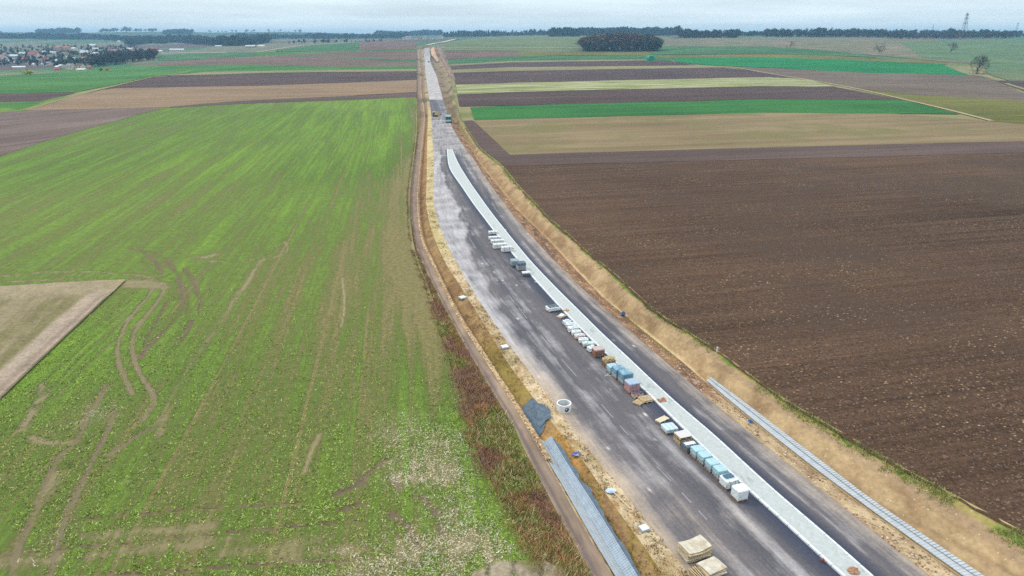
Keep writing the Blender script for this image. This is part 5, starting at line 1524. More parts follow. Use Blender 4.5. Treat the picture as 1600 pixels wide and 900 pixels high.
tilted_pallet(r, (0, 0, 0.02), 0.05, 0.0, M_WOOD); tilted_pallet(r, (0.08, 0.1, 0.17), 0.12, 0.12, M_WOOD); tilted_pallet(r, (-0.65, -0.1, 0.06), 0.5, 0.0, M_WOOD)
r = thing_at("empty_pallet", 1034.5, 656, 0.15, "flat pale wooden pallet alone above the low pale blue pallet", "pallet", 0.35)
pallet_base(r, 1.3, 0.65, mat=M_WOOD)
b = Boxes()
for k in range(4):
    b.box((0, -0.24 + 0.16 * k, 0.15), (1.28, 0.14, 0.03), R_(-.03, .03))
b.build("planks", flat("cream_boards", CL(232, 222, 190), 0.8, 0.1, 0.06), r)
paver_pallet("low_film_pallet", 1045.5, 670.5, 1.15, 1.1, 0.35, "low wide pallet with smooth pale blue top", M_STONE, flat("pale_ice_film", CL(202, 224, 230), 0.35, 0.45, 0.05), 0.8, nl=2)
r = thing_at("pallet_stack", 1066, 684, 0.9, "stack of wooden pallets with a white sheet on top", "pallet stack")
for k in range(5):
    pallet_base(r, 1.2 + R_(-.04, .04), 1.0, z=0.145 * k, mat=random.choice([M_WOOD, M_WOODD, M_WOOD]))
b = Boxes(); b.box((0.02, 0.02, 0.745), (1.2, 1.05, 0.025), 0.04)
b.build("white_sheet", flat("grey_white_board", CL(222, 220, 220), 0.7, 0.2, 0.05), r)
r = paver_pallet("paver_pallet", 1077, 699, 1.1, 0.95, 0.45, "half-used grey paver pallet with a white slab on top", M_STONED, None, nl=3)
b = Boxes(); b.box((0.03, 0.05, 0.62), (1.0, 0.42, 0.06), 0.02); b.build("white_slab", M_FILMW, r, 0.01)
for (u, v, lab) in [(1089, 708, "pale blue hooded paver pallet, first of the four alike from the far end"), (1100, 717, "pale blue hooded paver pallet, second of the four alike from the far end"),
                    (1112, 728.5, "pale blue hooded paver pallet, third of the four alike from the far end"), (1124, 739, "pale blue hooded paver pallet, last of the four alike, next to the torn one")]:
    paver_pallet("hooded_pallet", u, v, 0.86, 0.84, 0.68, lab, M_STONE, M_HOODB, 0.55, nl=6, straps=False)
r = paver_pallet("hooded_pallet", 1137.5, 754, 1.05, 1.0, 0.65, "white hooded pallet torn open with blue pavers showing on top", M_STONED, M_FILMW, 0.9, nl=5)
b = Boxes()
for i in range(4):
    for j in range(3):
        b.box((-0.3 + 0.2 * i, -0.05 + 0.16 * j, 0.9), (0.18, 0.14, 0.07), R_(-.2, .2), R_(-.1, .1))
b.build("blue_pavers", flat("slate_blue_pavers", CL(92, 128, 152), 0.8, 0.2, 0.15), r)
b = Boxes(); b.box((0.15, -0.45, 0.86), (0.9, 0.22, 0.05), 0.1, 0.3); b.build("film_flap", M_FILMW, r, 0.01)
paver_pallet("hooded_pallet", 1154.5, 771.5, 0.9, 0.9, 0.8, "white box-like pallet, nearest of the row along the kerb", M_FILMW, M_FILMW, 0.85, nl=4, straps=False)

# --- manhole ring
def manhole_ring(u, v, label):
    x, y, z = P(u, v, ZR + 0.015)
    root = empty("manhole_ring", (x, y, z), 0.0, label, "concrete ring")
    Ro, Ri, h, na, nh = 0.7, 0.57, 0.74, 72, 16
    pa, pz, pr = -1.25, 0.36, 0.17                      # pipe port in the wall
    V, F, idx = [], [], {}
    def vid(k):
        if k not in idx:
            s, i, j = k
            a = 2 * math.pi * i / na; R = Ro if s else Ri
            V.append((R * math.cos(a), R * math.sin(a), h * j / nh)); idx[k] = len(V) - 1
        return idx[k]
    def hole(i, j):
        a = 2 * math.pi * (i + .5) / na; da = (a - pa + math.pi) % (2 * math.pi) - math.pi
        return math.hypot(da * Ro, h * (j + .5) / nh - pz) < pr
    for i in range(na):
        i2 = (i + 1) % na
        for j in range(nh):
            if hole(i, j):
                continue
            F.append((vid((1, i, j)), vid((1, i2, j)), vid((1, i2, j + 1)), vid((1, i, j + 1))))
            F.append((vid((0, i2, j)), vid((0, i, j)), vid((0, i, j + 1)), vid((0, i2, j + 1))))
        F.append((vid((1, i, nh)), vid((1, i2, nh)), vid((0, i2, nh)), vid((0, i, nh))))
    poly_mesh("ring_wall", V, F, M_WHITE, root)
    c = np.array((math.cos(pa), math.sin(pa), 0)); t = np.array((-math.sin(pa), math.cos(pa), 0)); up = np.array((0, 0, 1.0))
    V, F, n = [], [], 24
    for r0, dd in ((pr + .045, Ro + .03), (pr - .01, Ro + .03), (pr - .01, Ri - .05), (pr + .045, Ri - .01)):
        for k in range(n):
            a = 2 * math.pi * k / n
            V.append(c * dd + t * math.cos(a) * r0 + up * (math.sin(a) * r0 + pz))
    for q in range(3):
        for k in range(n):
            F.append((q * n + k, q * n + (k + 1) % n, (q + 1) * n + (k + 1) % n, (q + 1) * n + k))
    poly_mesh("pipe_seal", V, F, flat("black_rubber", CL(34, 34, 36), 0.6, 0.3, 0.05), root)
    b = Boxes()
    for k in range(3):
        b.box((Ri * -0.86, 0.2, 0.2 + 0.2 * k), (0.1, 0.3, 0.03))
    b.build("step_iron", flat("rusty_iron", CL(110, 84, 66), 0.8, 0.3), root)
    co, f = box_arr(-.3, .3, -.3, .3, 0.001, 0.06)
    b = Boxes()
    for k in range(10):
        b.box((R_(-.3, .3), R_(-.3, .3), 0.03), (R_(.1, .3), R_(.1, .3), R_(.03, .08)), R_(0, 3))
    b.build("rubble", M_STONE, root)
manhole_ring(881, 640, "white concrete manhole ring with a pipe hole on the asphalt edge")

# --- stacks of boards at the bottom edge
def board_stack(u, v, w, d, n, label, rz, curl):
    x, y, z = P(u, v, -1.22)
    root = empty("board_stack", (x, y, z), rz, label, "boards", "stacks of old boards")
    b = Boxes(); b.box((-w * .3, 0, 0.05), (0.1, d, 0.1)); b.box((w * .3, 0, 0.05), (0.1, d, 0.1)); b.build("bearer", M_WOODD, root)
    mats = [M_WOOD, flat("grey_boards", CL(206, 196, 176), 0.85, 0.1, 0.12), flat("white_board", CL(224, 214, 194), 0.85, 0.12, 0.14, 2.0, c2=CL(186, 166, 136))]
    for k in range(n):
        m = 10
        xs = np.linspace(-w / 2, w / 2, m)
        ox, oy, a = R_(-.1, .1), R_(-.1, .1), R_(-.08, .08)
        zz = 0.12 + 0.115 * k + curl * (xs / w * 2) ** 2 * R_(.4, 1.2) + 0.04 * np.sin(xs * 3 + k)
        V, F = [], []
        for t in (0.0, 0.05):
            for j, yy in enumerate((-d / 2, 0, d / 2)):
                for i in range(m):
                    V.append((xs[i] * math.cos(a) - yy * math.sin(a) + ox, xs[i] * math.sin(a) + yy * math.cos(a) + oy, zz[i] + t + (0.03 if j == 1 else 0)))
        q = 3 * m
        for j in range(2):
            for i in range(m - 1):
                p = j * m + i
                F.append((p, p + m, p + m + 1, p + 1)); F.append((q + p, q + p + 1, q + p + m + 1, q + p + m))
        for i in range(m - 1):
            F.append((i, i + 1, q + i + 1, q + i)); F.append((2 * m + i + 1, 2 * m + i, q + 2 * m + i, q + 2 * m + i + 1))
        for j in range(2):
            F.append((j * m + m, j * m, q + j * m, q + j * m + m)); F.append((j * m + m - 1, j * m + 2 * m - 1, q + j * m + 2 * m - 1, q + j * m + m - 1))
        poly_mesh("board", V, F, mats[2] if k == n - 1 else mats[k % 2], root)
    return root
board_stack(1084, 866, 1.9, 1.25, 6, "bowed stack of large pale boards at the edge of the asphalt", 0.35, 0.05)
r = board_stack(1112, 894, 1.5, 1.2, 4, "second board stack, cut by the bottom edge, with planks leaning on it", 0.45, 0.03)
b = Boxes()
for k in range(4):
    b.box((-1.0 - 0.16 * k, -0.1, 0.25), (0.05, 1.3, 0.5), R_(-.08, .08), 0.0, -0.35)
b.build("leaning_planks", M_WOOD, r)

# --- drain covers, bags, sign, posts on the shoulders
def drain_cover(u, v, s, label, zo=-1.16):
    x, y, z = P(u, v, zo)
    root = empty("drain_cover", (x, y, z - 0.14), R_(0.3, 0.7), label, "cover", "pale drain covers on the shoulder")
    b = Boxes(); b.box((0, 0, 0.08), (s * 1.12, s * 1.12, 0.16)); b.build("frame", M_STONE, root, 0.01)
    b = Boxes(); b.box((0.02, 0, 0.19), (s, s * 0.95, 0.06), 0.05); b.build("lid", M_WHITE, root, 0.015)
drain_cover(722.5, 464.5, 0.85, "pale drain cover set in the ochre slope, farthest of three")
drain_cover(788.5, 541.5, 0.75, "pale drain cover on the sandy shoulder, middle of three")
drain_cover(1006, 825, 0.6, "pale square drain cover by the board stacks, nearest of three")
M_BLUE = flat("blue_plastic", CL(84, 112, 172), 0.45, 0.4, 0.2, 4.0)
M_BLUE2 = flat("violet_blue_plastic", CL(96, 96, 190), 0.45, 0.4, 0.25, 6.0, c2=CL(190, 196, 220))
def crumpled(name, u, v, zo, r, h, mat, label, seed, cat):
    x, y, z = P(u, v, zo)
    rng = np.random.default_rng(seed)
    V, F = [], []
    m = 18
    for li, (t, k) in enumerate([(0, 1.0), (0.25, 1.05), (0.6, 0.85), (0.9, 0.5)]):
        for q in range(m):
            a = 2 * math.pi * q / m
            rr = r * k * (0.7 + 0.6 * rng.random())
            V.append((rr * math.cos(a), rr * 0.8 * math.sin(a), h * t * (0.7 + 0.6 * rng.random()) - 0.02))
    for li in range(3):
        for q in range(m):
            F.append((li * m + q, li * m + (q + 1) % m, (li + 1) * m + (q + 1) % m, (li + 1) * m + q))
    V.append((0, 0, h)); F += [(3 * m + q, 3 * m + (q + 1) % m, len(V) - 1) for q in range(m)]
    me = bpy.data.meshes.new(name); me.from_pydata(V, [], F); me.materials.append(mat); me.update()
    o = link(name, me, label=label, category=cat); o.location = (x, y, z)
    return o
crumpled("plastic_sheet", 900, 710, -1.2, 0.36, 0.22, M_BLUE2, "crumpled violet-blue plastic sheet on the sandy edge", 61, "plastic sheet")
crumpled("plastic_bag", 973.5, 492, -1.6, 0.28, 0.5, M_BLUE, "small blue bag in the rubble by the right ditch", 62, "bag")
crumpled("plastic_bag", 1172, 660, -1.75, 0.21, 0.3, flat("bright_blue_plastic", CL(56, 118, 196), 0.4, 0.4, 0.15), "bright blue bag at the edge of the right paved ditch", 63, "bag")
x, y, z = P(954.5, 767, -1.17)
root = empty("fallen_sign", (x, y, z), 0, "round blue-white sign lying with its pole on the sand", "sign")
V = [(0.42 * math.cos(a), 0.34 * math.sin(a), 0.03 * math.cos(a)) for a in np.linspace(0, 2 * math.pi, 28, endpoint=False)]
V2 = [(p[0], p[1], p[2] + 0.05) for p in V]
poly_mesh("disc", V + V2, [tuple(range(28))[::-1], tuple(range(28, 56))] + [(k, (k + 1) % 28, 28 + (k + 1) % 28, 28 + k) for k in range(28)], flat("sign_face", CL(206, 218, 232), 0.4, 0.4, 0.1, 4, c2=CL(140, 168, 200)), root)
p2 = P(985, 796, -1.12)
v_ = tube_tris((0.1, -0.1, 0.06), (p2[0] - x, p2[1] - y, p2[2] - z + 0.06), 0.04, 0.04, 8)
link("pole", new_mesh("pole", v_, np.arange(len(v_)).reshape(-1, 3), 3, flat("pale_pole", CL(226, 206, 178), 0.6, 0.3)), parent=root)
def post(u, v, zo, h, rad, mat, label, capc=None):
    x, y, z = P(u, v, zo)
    root = empty("marker_post", (x, y, z - 0.1), 0, label, "post")
    t = tube_tris((0, 0, 0), (0.02, 0, h), rad, rad * 0.9, 8)
    link("shaft", new_mesh("shaft", t, np.arange(len(t)).reshape(-1, 3), 3, mat), parent=root)
    t = tube_tris((0.02, 0, h - 0.001), (0.02, 0, h + 0.06), rad * 1.2, rad * 0.5, 8)
    link("cap", new_mesh("cap", t, np.arange(len(t)).reshape(-1, 3), 3, capc or mat), parent=root)
post(1120, 551, 0.0, 0.75, 0.1, flat("post_white", CL(224, 218, 210), 0.7, 0.2), "short white marker post at the top of the right bank")
post(910.5, 570, ZR, 1.3, 0.03, flat("post_grey", CL(190, 186, 190), 0.6, 0.3), "thin grey rod standing upright on the open asphalt")
post(664, 437.5, -0.6, 0.45, 0.13, flat("post_white", CL(224, 218, 210), 0.7, 0.2), "short white marker beside the dirt track")
# --- oddments lying on the median
def median_bits(u, v, n, mat, label, cat, spread, s=(0.2, 0.1, 0.08), nm="brick_heap"):
    x, y, z = P(u, v, ZR + 0.145)
    o = Boxes()
    hd = heading(y)
    for k in range(n):
        o.box((R_(-1, 1) * spread[0], R_(-1, 1) * spread[1], s[2] / 2 + R_(0, 0.05)), s, R_(-.5, .5) + (1.57 if k % 2 else 0), R_(-.05, .05))
    ob = o.build(nm, mat, label=label, category=cat); ob.location = (x, y, z); ob.rotation_euler = (0, 0, hd)
M_TERRA = flat("terracotta", CL(204, 142, 104), 0.9, 0.1, 0.15, 6)
median_bits(799.5, 388.5, 5, M_TERRA, "orange boards on the median beside the white stacks", "boards", (0.25, 0.15), (0.7, 0.1, 0.04), "loose_boards")
median_bits(886, 485, 5, flat("orange_wood", CL(206, 164, 104), 0.9, 0.1, 0.15, 6), "tan boards on the median above the white bundles", "boards", (0.2, 0.15), (0.8, 0.12, 0.05), "loose_boards")
median_bits(1033.5, 625.5, 16, M_TERRA, "scattered terracotta bricks in the middle of the median", "bricks", (0.4, 0.3))
median_bits(1284.5, 876, 4, flat("dark_red", CL(150, 70, 56), 0.8, 0.2, 0.15), "dark red brick pieces on the median kerb near the bottom", "bricks", (0.1, 0.08), (0.18, 0.1, 0.1))
crumpled("sand_heap", 1333, 893, ZR + 0.14, 0.34, 0.3, flat("brown_sand", CL(196, 150, 120), 0.95, 0.1, 0.15), "round brown sand heap on the median at the bottom", 64, "heap")

# --- paved ditches
M_SLAB = flat("pale_concrete_slab", CL(192, 198, 202), 0.85, 0.2, 0.07, 2.0)
M_SLAB_SKY = flat("sky_tinted_slab", CL(176, 190, 202), 0.85, 0.2, 0.08, 2.0)  # same concrete, bluish sky reflection on the slope put into its colour
def lattice(root, name, ka, kb, za, zb, fa, fb, y0, y1, per, gap, ncol, mat, lift, th=0.07):
    """rows of concrete slabs across the ditch between two lines"""
    V, F, n = [], [], 0
    y = y0
    while y < y1:
        for c in range(ncol):
            f0 = fa + (fb - fa) * c / ncol + 0.008; f1 = fa + (fb - fa) * (c + 1) / ncol - 0.008
            q = []
            for (yy, ff) in ((y, f0), (y, f1), (y + per - gap, f1), (y + per - gap, f0)):
                xa, xb = float(lx(ka, yy)), float(lx(kb, yy))
                q.append((xa + (xb - xa) * ff, yy, za + (zb - za) * ff + lift))
            V += [(p[0], p[1], p[2] - th) for p in q] + q
            F += [(n + 4, n + 5, n + 6, n + 7), (n, n + 1, n + 5, n + 4), (n + 1, n + 2, n + 6, n + 5), (n + 2, n + 3, n + 7, n + 6), (n + 3, n, n + 4, n + 7)]
            n += 8
        y += per
    return link(name, new_mesh(name, np.array(V), np.array(F), 4, mat), parent=root, kind="stuff")
def bed(root, name, ka, kb, za, zb, fa, fb, y0, y1, mat, lift, prof=None):
    ys = np.arange(y0, y1, 0.5)
    xa, xb = lx(ka, ys), lx(kb, ys)
    t = np.linspace(fa, fb, 5)
    X = xa[:, None] + (xb - xa)[:, None] * t; Y = np.repeat(ys[:, None], 5, 1)
    Z = (za + (zb - za) * t)[None] + lift + 0 * X
    return grid(name, X, Y, Z, mat, parent=root)
y1L = P(850, 693, -1.6)[1]; y1R = P(1110, 597, -1.8)[1]
LINE["DR"] = LINE["WR"] + 0.6
ch = empty("paved_ditch", (float(lx("WR", 40)), 40, -1.8), 0, "pale lattice-slab drainage ditch beside the dirt track", "ditch", "paved drainage ditches")
def under(o):
    o.matrix_parent_inverse = Matrix.Translation(-o.parent.location)
    return o
M_BED = flat("slab_joint", CL(162, 170, 176), 0.9, 0.1, 0.1, 2.0)
under(bed(ch, "bedding", "TR", "WR", -0.98, -1.72, 0.22, 1.0, Y0, y1L, M_BED, 0.20))
under(bed(ch, "bedding", "WR", "DR", -1.72, -1.15, 0.0, 1.0, Y0, y1L, M_BED, 0.20))
under(lattice(ch, "bed_slabs", "TR", "WR", -0.98, -1.72, 0.22, 1.0, Y0, y1L, 0.26, 0.022, 3, M_SLAB, 0.25))
under(lattice(ch, "side_slabs", "WR", "DR", -1.72, -1.15, 0.0, 1.0, Y0, y1L, 0.2, 0.02, 3, M_SLAB_SKY, 0.25))
ch2 = empty("paved_ditch", (float(lx("RB", 45)), 45, -1.9), 0, "pale slatted concrete drainage ditch at the foot of the right bank", "ditch", "paved drainage ditches")
under(bed(ch2, "bedding", "RB", "RD", -1.8, -1.55, -0.05, 0.5, Y0, y1R, M_BED, 0.16))
under(bed(ch2, "bedding", "RB", "RD", -1.8, -1.55, 0.5, 0.94, Y0, y1R, flat("slope_shaded_joint", CL(158, 174, 192), 0.9, 0.1, 0.1, 2.0), 0.24))  # bluish shading of the sloping half put into the joint colour
under(lattice(ch2, "bed_slabs", "RB", "RD", -1.8, -1.55, -0.05, 0.5, Y0, y1R, 0.24, 0.018, 1, M_SLAB, 0.21))
under(lattice(ch2, "side_slabs", "RB", "RD", -1.8, -1.55, 0.5, 0.94, Y0, y1R, 0.24, 0.045, 1, M_SLAB, 0.29))
# --- dark geotextile sheet in the left ditch, frayed strips along the slabs
M_GEO = flat("geotextile", CL(104, 120, 134), 0.9, 0.15, 0.14, 2.0, bump=0.3)
def drape(name, outline_far, outline_near, mat, lift, label=None, category=None, n=26, rag=0.15, seed=3, kind=None):
    fu, fv = resample(outline_far, n); nu, nv = resample(outline_near, n)
    fx, fy, _ = at(fu, fv, -1.4); nx, ny, _ = at(nu, nv, -1.4)
    k = np.linspace(0, 1, n)[:, None]
    X = nx * (1 - k) + fx * k; Y = ny * (1 - k) + fy * k
    e = (fbm(X * 1.5, Y * 1.5, seed) - 0.5) * rag
    X = X + e; 
    wr, sl, al, tr = (lx(q, Y) for q in ("WR", "SL", "AL", "TR"))
    Z = np.where(X < wr, -1.75 + 0.9 * np.clip((wr - X) / np.maximum(wr - tr, .2), 0, 1), np.where(X < sl, -1.75 + 0.5 * np.clip((X - wr) / np.maximum(sl - wr, .2), 0, 1), -1.25))
    Z = Z + lift + 0.05 * (fbm(X * 1.1, Y * 1.1, seed + 1))
    return grid(name, X, Y, Z, mat, label=label, category=category, kind=kind)
drape("geotextile_sheet", [(812,638),(822,630),(831,624)], [(842,678),(849,672),(852,664)], M_GEO, 0.08, "dark slate geotextile sheet laid across the left ditch", "sheet")
drape("geotextile_sheet", [(831,625),(840,632),(858,642)], [(842,668),(850,664),(862,655)], M_GEO, 0.13, "frayed end of dark geotextile hanging onto the sandy shoulder", "sheet", seed=8, rag=0.7)
LINE["GR"] = LINE["DR"] + 0.12 + 0.55 * fbm(_YG * 0.9, _YG * 0 + 2, 77) ** 1.5
ys = np.arange(Y0, y1L, 0.25)
X = np.stack([lx("DR", ys) - 0.1, lx("GR", ys)], 1); Y = np.stack([ys, ys], 1)
grid("geotextile_edging", X, Y, np.stack([np.full(len(ys), -0.98), np.full(len(ys), -0.95)], 1) + 0.04 * (fbm(X, Y, 9) - .5), M_GEO, label="frayed grey-blue fabric edging along the lattice-slab ditch", category="fabric")

# ------------------------------------------------------------------ vehicles at the far site
M_YEL = flat("machine_yellow", CL(222, 176, 62), 0.5, 0.4, 0.08)
M_TEAL = flat("truck_teal", CL(26, 168, 140), 0.45, 0.45, 0.06)
M_CABW = flat("cab_white", CL(240, 244, 246), 0.4, 0.4, 0.03)
M_TYRE = flat("tyre_rubber", CL(44, 44, 46), 0.8, 0.2, 0.05)
M_GLASS = flat("cab_glass", CL(58, 74, 88), 0.1, 0.6, 0.03)
def wheel(root, x, y, r, w, name="wheel"):
    n = 16; V = []
    for s in (-1, 1):
        V += [(x + s * w / 2, y + r * math.cos(2 * math.pi * k / n), r + r * math.sin(2 * math.pi * k / n)) for k in range(n)]
    F = [tuple(range(n)), tuple(range(2 * n - 1, n - 1, -1))] + [(k, k + n, (k + 1) % n + n, (k + 1) % n) for k in range(n)]
    tw = poly_mesh(name, V, F, M_TYRE, root)
    b = Boxes(); b.box((x, y, r), (w + 0.04, r, r)); b.build("rim", M_STONE, tw)
x, y, z = P(701, 191, ZR + 0.012)
r = empty("tipper_truck", (x, y, z), 0.06, "teal tipper truck with white cab roof on the far road", "truck")
b = Boxes(); b.box((0, 0, 0.75), (1.0, 6.6, 0.3)); b.build("chassis", M_TYRE, r)
b = Boxes(); b.box((0, -2.4, 1.75), (2.3, 1.7, 1.8)); b.build("cab", M_TEAL, r, 0.12)
b = Boxes(); b.box((0, -2.4, 2.75), (2.1, 1.5, 0.2)); b.build("cab_roof", M_CABW, r, 0.06)
b = Boxes(); b.box((0, -3.27, 2.05), (2.0, 0.04, 0.75)); b.build("windscreen", M_GLASS, r)
b = Boxes(); b.box((0, -3.3, 0.9), (2.2, 0.12, 0.3)); b.build("bumper", M_CABW, r)
b = Boxes(); b.box((0, 1.0, 1.15), (2.4, 4.6, 0.15))
for (c, s) in (((-1.17, 1, 1.9), (0.1, 4.6, 1.4)), ((1.17, 1, 1.9), (0.1, 4.6, 1.4)), ((0, 3.28, 1.9), (2.4, 0.1, 1.4)), ((0, -1.28, 2.1), (2.4, 0.1, 1.8))):
    b.box(c, s)
b.build("tipper_body", M_TEAL, r)
b = Boxes(); b.box((0, -1.35, 3.05), (2.42, 0.5, 0.12)); b.build("body_rim", M_CABW, r)
for s in (-1, 1):
    b = Boxes(); b.box((s * 0.85, -3.37, 0.95), (0.3, 0.03, 0.18)); b.build("headlight", M_CABW, r)
    for yy in (-2.3, 1.2, 2.5):
        wheel(r, s * 1.0, yy, 0.5, 0.32)
x, y, z = P(680, 182, ZR + 0.012)
r = empty("excavator", (x, y, z), 0.25, "small yellow excavator with white cab roof across the far road", "excavator")
r.scale = (0.78, 0.78, 0.78)
for s in (-1, 1):
    b = Boxes(); b.box((0, s * 0.95, 0.35), (3.0, 0.5, 0.7)); b.build("track", M_TYRE, r, 0.2)
b = Boxes(); b.box((0.4, 0, 1.2), (2.6, 2.1, 0.9)); b.build("upper_body", M_YEL, r, 0.1)
b = Boxes(); b.box((-0.7, -0.55, 1.75), (1.3, 0.95, 1.5)); b.build("cab", M_GLASS, r, 0.05)
b = Boxes(); b.box((-0.7, -0.5, 2.56), (1.9, 1.3, 0.14)); b.build("cab_roof", M_CABW, r, 0.04)
b = Boxes(); b.box((1.5, 0.35, 2.2), (2.2, 0.35, 0.4), 0, 0, -0.6); b.box((2.9, 0.35, 2.1), (1.7, 0.3, 0.32), 0, 0, 0.95); b.build("boom", M_YEL, r)
b = Boxes(); b.box((3.3, 0.35, 1.2), (0.6, 0.8, 0.6), 0, 0, 0.4, 0.7); b.build("bucket", M_STONED, r)
x, y, z = P(670, 97.5, ZR + 0.012)
r = empty("parked_car", (x, y, z), 0.08, "dark car stopped on the far road between the white rails", "car")
b = Boxes(); b.box((0, 0, 0.7), (1.8, 4.3, 0.75)); b.build("body", flat("car_dark", CL(44, 50, 62), 0.35, 0.5, 0.04), r, 0.15)
b = Boxes(); b.box((0, 0.2, 1.3), (1.6, 2.3, 0.6), taper=0.82); b.build("cabin", M_GLASS, r, 0.1)
for s in (-1, 1):
    for yy in (-1.35, 1.35):
        wheel(r, s * 0.82, yy, 0.32, 0.2)
for side, ua, ub, lab in (("AL", 662.3, 663, "white guard rail on the left edge of the far road"), ("AR", 671.5, 672, "white guard rail on the right edge of the far road")):
    pa, pb = P(ua, 97, ZR), P(ub, 87, ZR)
    r = empty("guard_rail", pa, 0, lab, "guard rail", "rails of the far bridge")
    n = 24
    b = Boxes()
    L = math.hypot(pb[0] - pa[0], pb[1] - pa[1]); a = math.atan2(pb[0] - pa[0], pb[1] - pa[1])
    v = np.concatenate([tube_tris((0, 0, h), (pb[0] - pa[0], pb[1] - pa[1], pb[2] - pa[2] + h), 0.18, 0.18, 4) for h in (0.55, 1.0)])
    link("rail", new_mesh("rail", v, np.arange(len(v)).reshape(-1, 3), 3, M_CABW), parent=r)
    for k in range(n):
        t = k / (n - 1)
        q = (t * (pb[0] - pa[0]), t * (pb[1] - pa[1]), t * (pb[2] - pa[2]))
        bx_ = Boxes(); bx_.box((q[0], q[1], q[2] + 0.3), (0.14, 0.14, 1.5)); bx_.build("post", M_CABW, r)
# green tarpaulin-covered stack in the fields
x, y, z = P(1016, 95.5)
k = pxm(y); w = 12.5 / k; h = 9.0 / k
root = empty("covered_stack", (x, y, z - 0.2), 0.15, "rounded stack under a bright green tarpaulin in the fields", "covered stack")
V, F = [], []
for i, ph in enumerate(np.linspace(0, math.pi, 15)):
    for j, yy in enumerate(np.linspace(-4, 4, 5)):
        q = 1.0 - 0.12 * (abs(yy) / 4) ** 3
        V.append((-w / 2 * np.sign(math.cos(ph)) * abs(math.cos(ph)) ** 0.6 * q, yy, h * abs(math.sin(ph)) ** 0.6 * q + 0.05 * random.random()))
for i in range(14):
    for j in range(4):
        F.append((i * 5 + j, i * 5 + j + 1, (i + 1) * 5 + j + 1, (i + 1) * 5 + j))
F += [tuple(i * 5 for i in range(15)), tuple(i * 5 + 4 for i in range(14, -1, -1))]
poly_mesh("tarpaulin", V, F, flat("green_tarp", CL(16, 150, 110), 0.5, 0.3, 0.12, 0.5), root)
b = Boxes(); b.box((0, 0, 0.2), (w * 1.04, 8.4, 0.4)); b.build("straw_base", M_WOOD, root)
b = Boxes(); b.box((-w * .52, -4.1, 0.9), (0.6, 0.4, 1.8)); b.build("end_flap", flat("tarp_pale", CL(150, 160, 110), 0.8, 0.2), root)

# ------------------------------------------------------------------ scattered small stuff: plants, weeds, stalks, clods, stones
def blades(name, base, hgt, wid, tint, lean=0.5, per=5, spread=0.12, seed=0):
    """tufts of thin blades: base (n,3), hgt/wid (n,), tint (n,3) photo colours"""
    rng = np.random.default_rng(seed)
    n = len(base)
    B = np.repeat(base, per, 0); H_ = np.repeat(hgt, per) * (0.6 + 0.6 * rng.random(n * per)); Wd = np.repeat(wid, per) * (0.6 + 0.8 * rng.random(n * per))
    C = np.repeat(tint, per, 0) * (0.78 + 0.44 * rng.random((n * per, 1)))
    B = B + np.c_[rng.normal(size=(n * per, 2)) * spread, np.zeros(n * per)]
    an = rng.random(n * per) * 6.283
    side = np.c_[np.cos(an), np.sin(an), np.zeros(n * per)] * Wd[:, None]
    ld = rng.random(n * per) * 6.283; ll = H_ * lean * rng.random(n * per)
    tip = B + np.c_[np.cos(ld) * ll, np.sin(ld) * ll, H_]
    V = np.stack([B - side, B + side, tip], 1).reshape(-1, 3)
    col = S2L(np.clip(np.repeat(C, 3, 0), 0, 255)) / ALB
    return link(name, new_mesh(name, V, np.arange(len(V)).reshape(-1, 3), 3, M_TREE, False, {"tint": col}), kind="stuff")
def pick(pal, sel):
    return np.array(pal, float)[sel]
def sample_between(ka, kb, y0, y1, n, pw=1.0, f0=0.0, f1=1.0):
    y = np.exp(RNG.uniform(math.log(y0), math.log(y1), n * 2))
    w = lx(kb, y) - lx(ka, y)
    keep = RNG.random(n * 2) < np.clip(w / w.max(), 0.05, 1) ** 0.7
    y = y[keep][:n]
    f = f0 + (f1 - f0) * RNG.random(len(y)) ** pw
    return lx(ka, y) + (lx(kb, y) - lx(ka, y)) * f, y, f
# rough weeds between the field and the dirt track
x, y, f = sample_between("EL", "TL", 20, 230, 11000, 1.0, -0.12, 0.93)
v = vrow(y)
n1 = fbm(x * 0.28, y * 0.2, 201); n2 = fbm(x * 0.6, y * 0.5, 202)
keep = n2 + 0.2 * (v > 470) > 0.42
x, y, f, v, n1, n2 = (q[keep] for q in (x, y, f, v, n1, n2))
base = np.c_[x, y, T(x, y) - 0.1 - 0.6 * np.clip(f, 0, 1) - 0.03]
PAL = [(182, 142, 116), (164, 124, 100), (164, 128, 88), (150, 158, 78), (128, 164, 66), (232, 208, 162), (214, 162, 116), (178, 146, 132)]
sel = np.where(n1 < 0.52, RNG.choice([0, 1, 2, 7], len(x)), np.where(n1 < 0.58, RNG.choice([0, 2, 3, 6], len(x)), RNG.choice([3, 4, 2, 5], len(x))))
sel = np.where((v > 815) & (RNG.random(len(x)) < 0.75), RNG.choice([5, 6, 2, 3], len(x)), sel)
sel = np.where((v < 460) & (RNG.random(len(x)) < 0.6), RNG.choice([2, 7, 2, 3], len(x)), sel)
hh = (0.12 + 0.5 * fbm(x * 0.5, y * 0.5, 203)) * (0.5 + 0.7 * RNG.random(len(x)))
blades("weeds", base, hh, np.full(len(x), 0.028), pick(PAL, sel), 1.2, 8, 0.16, 1)
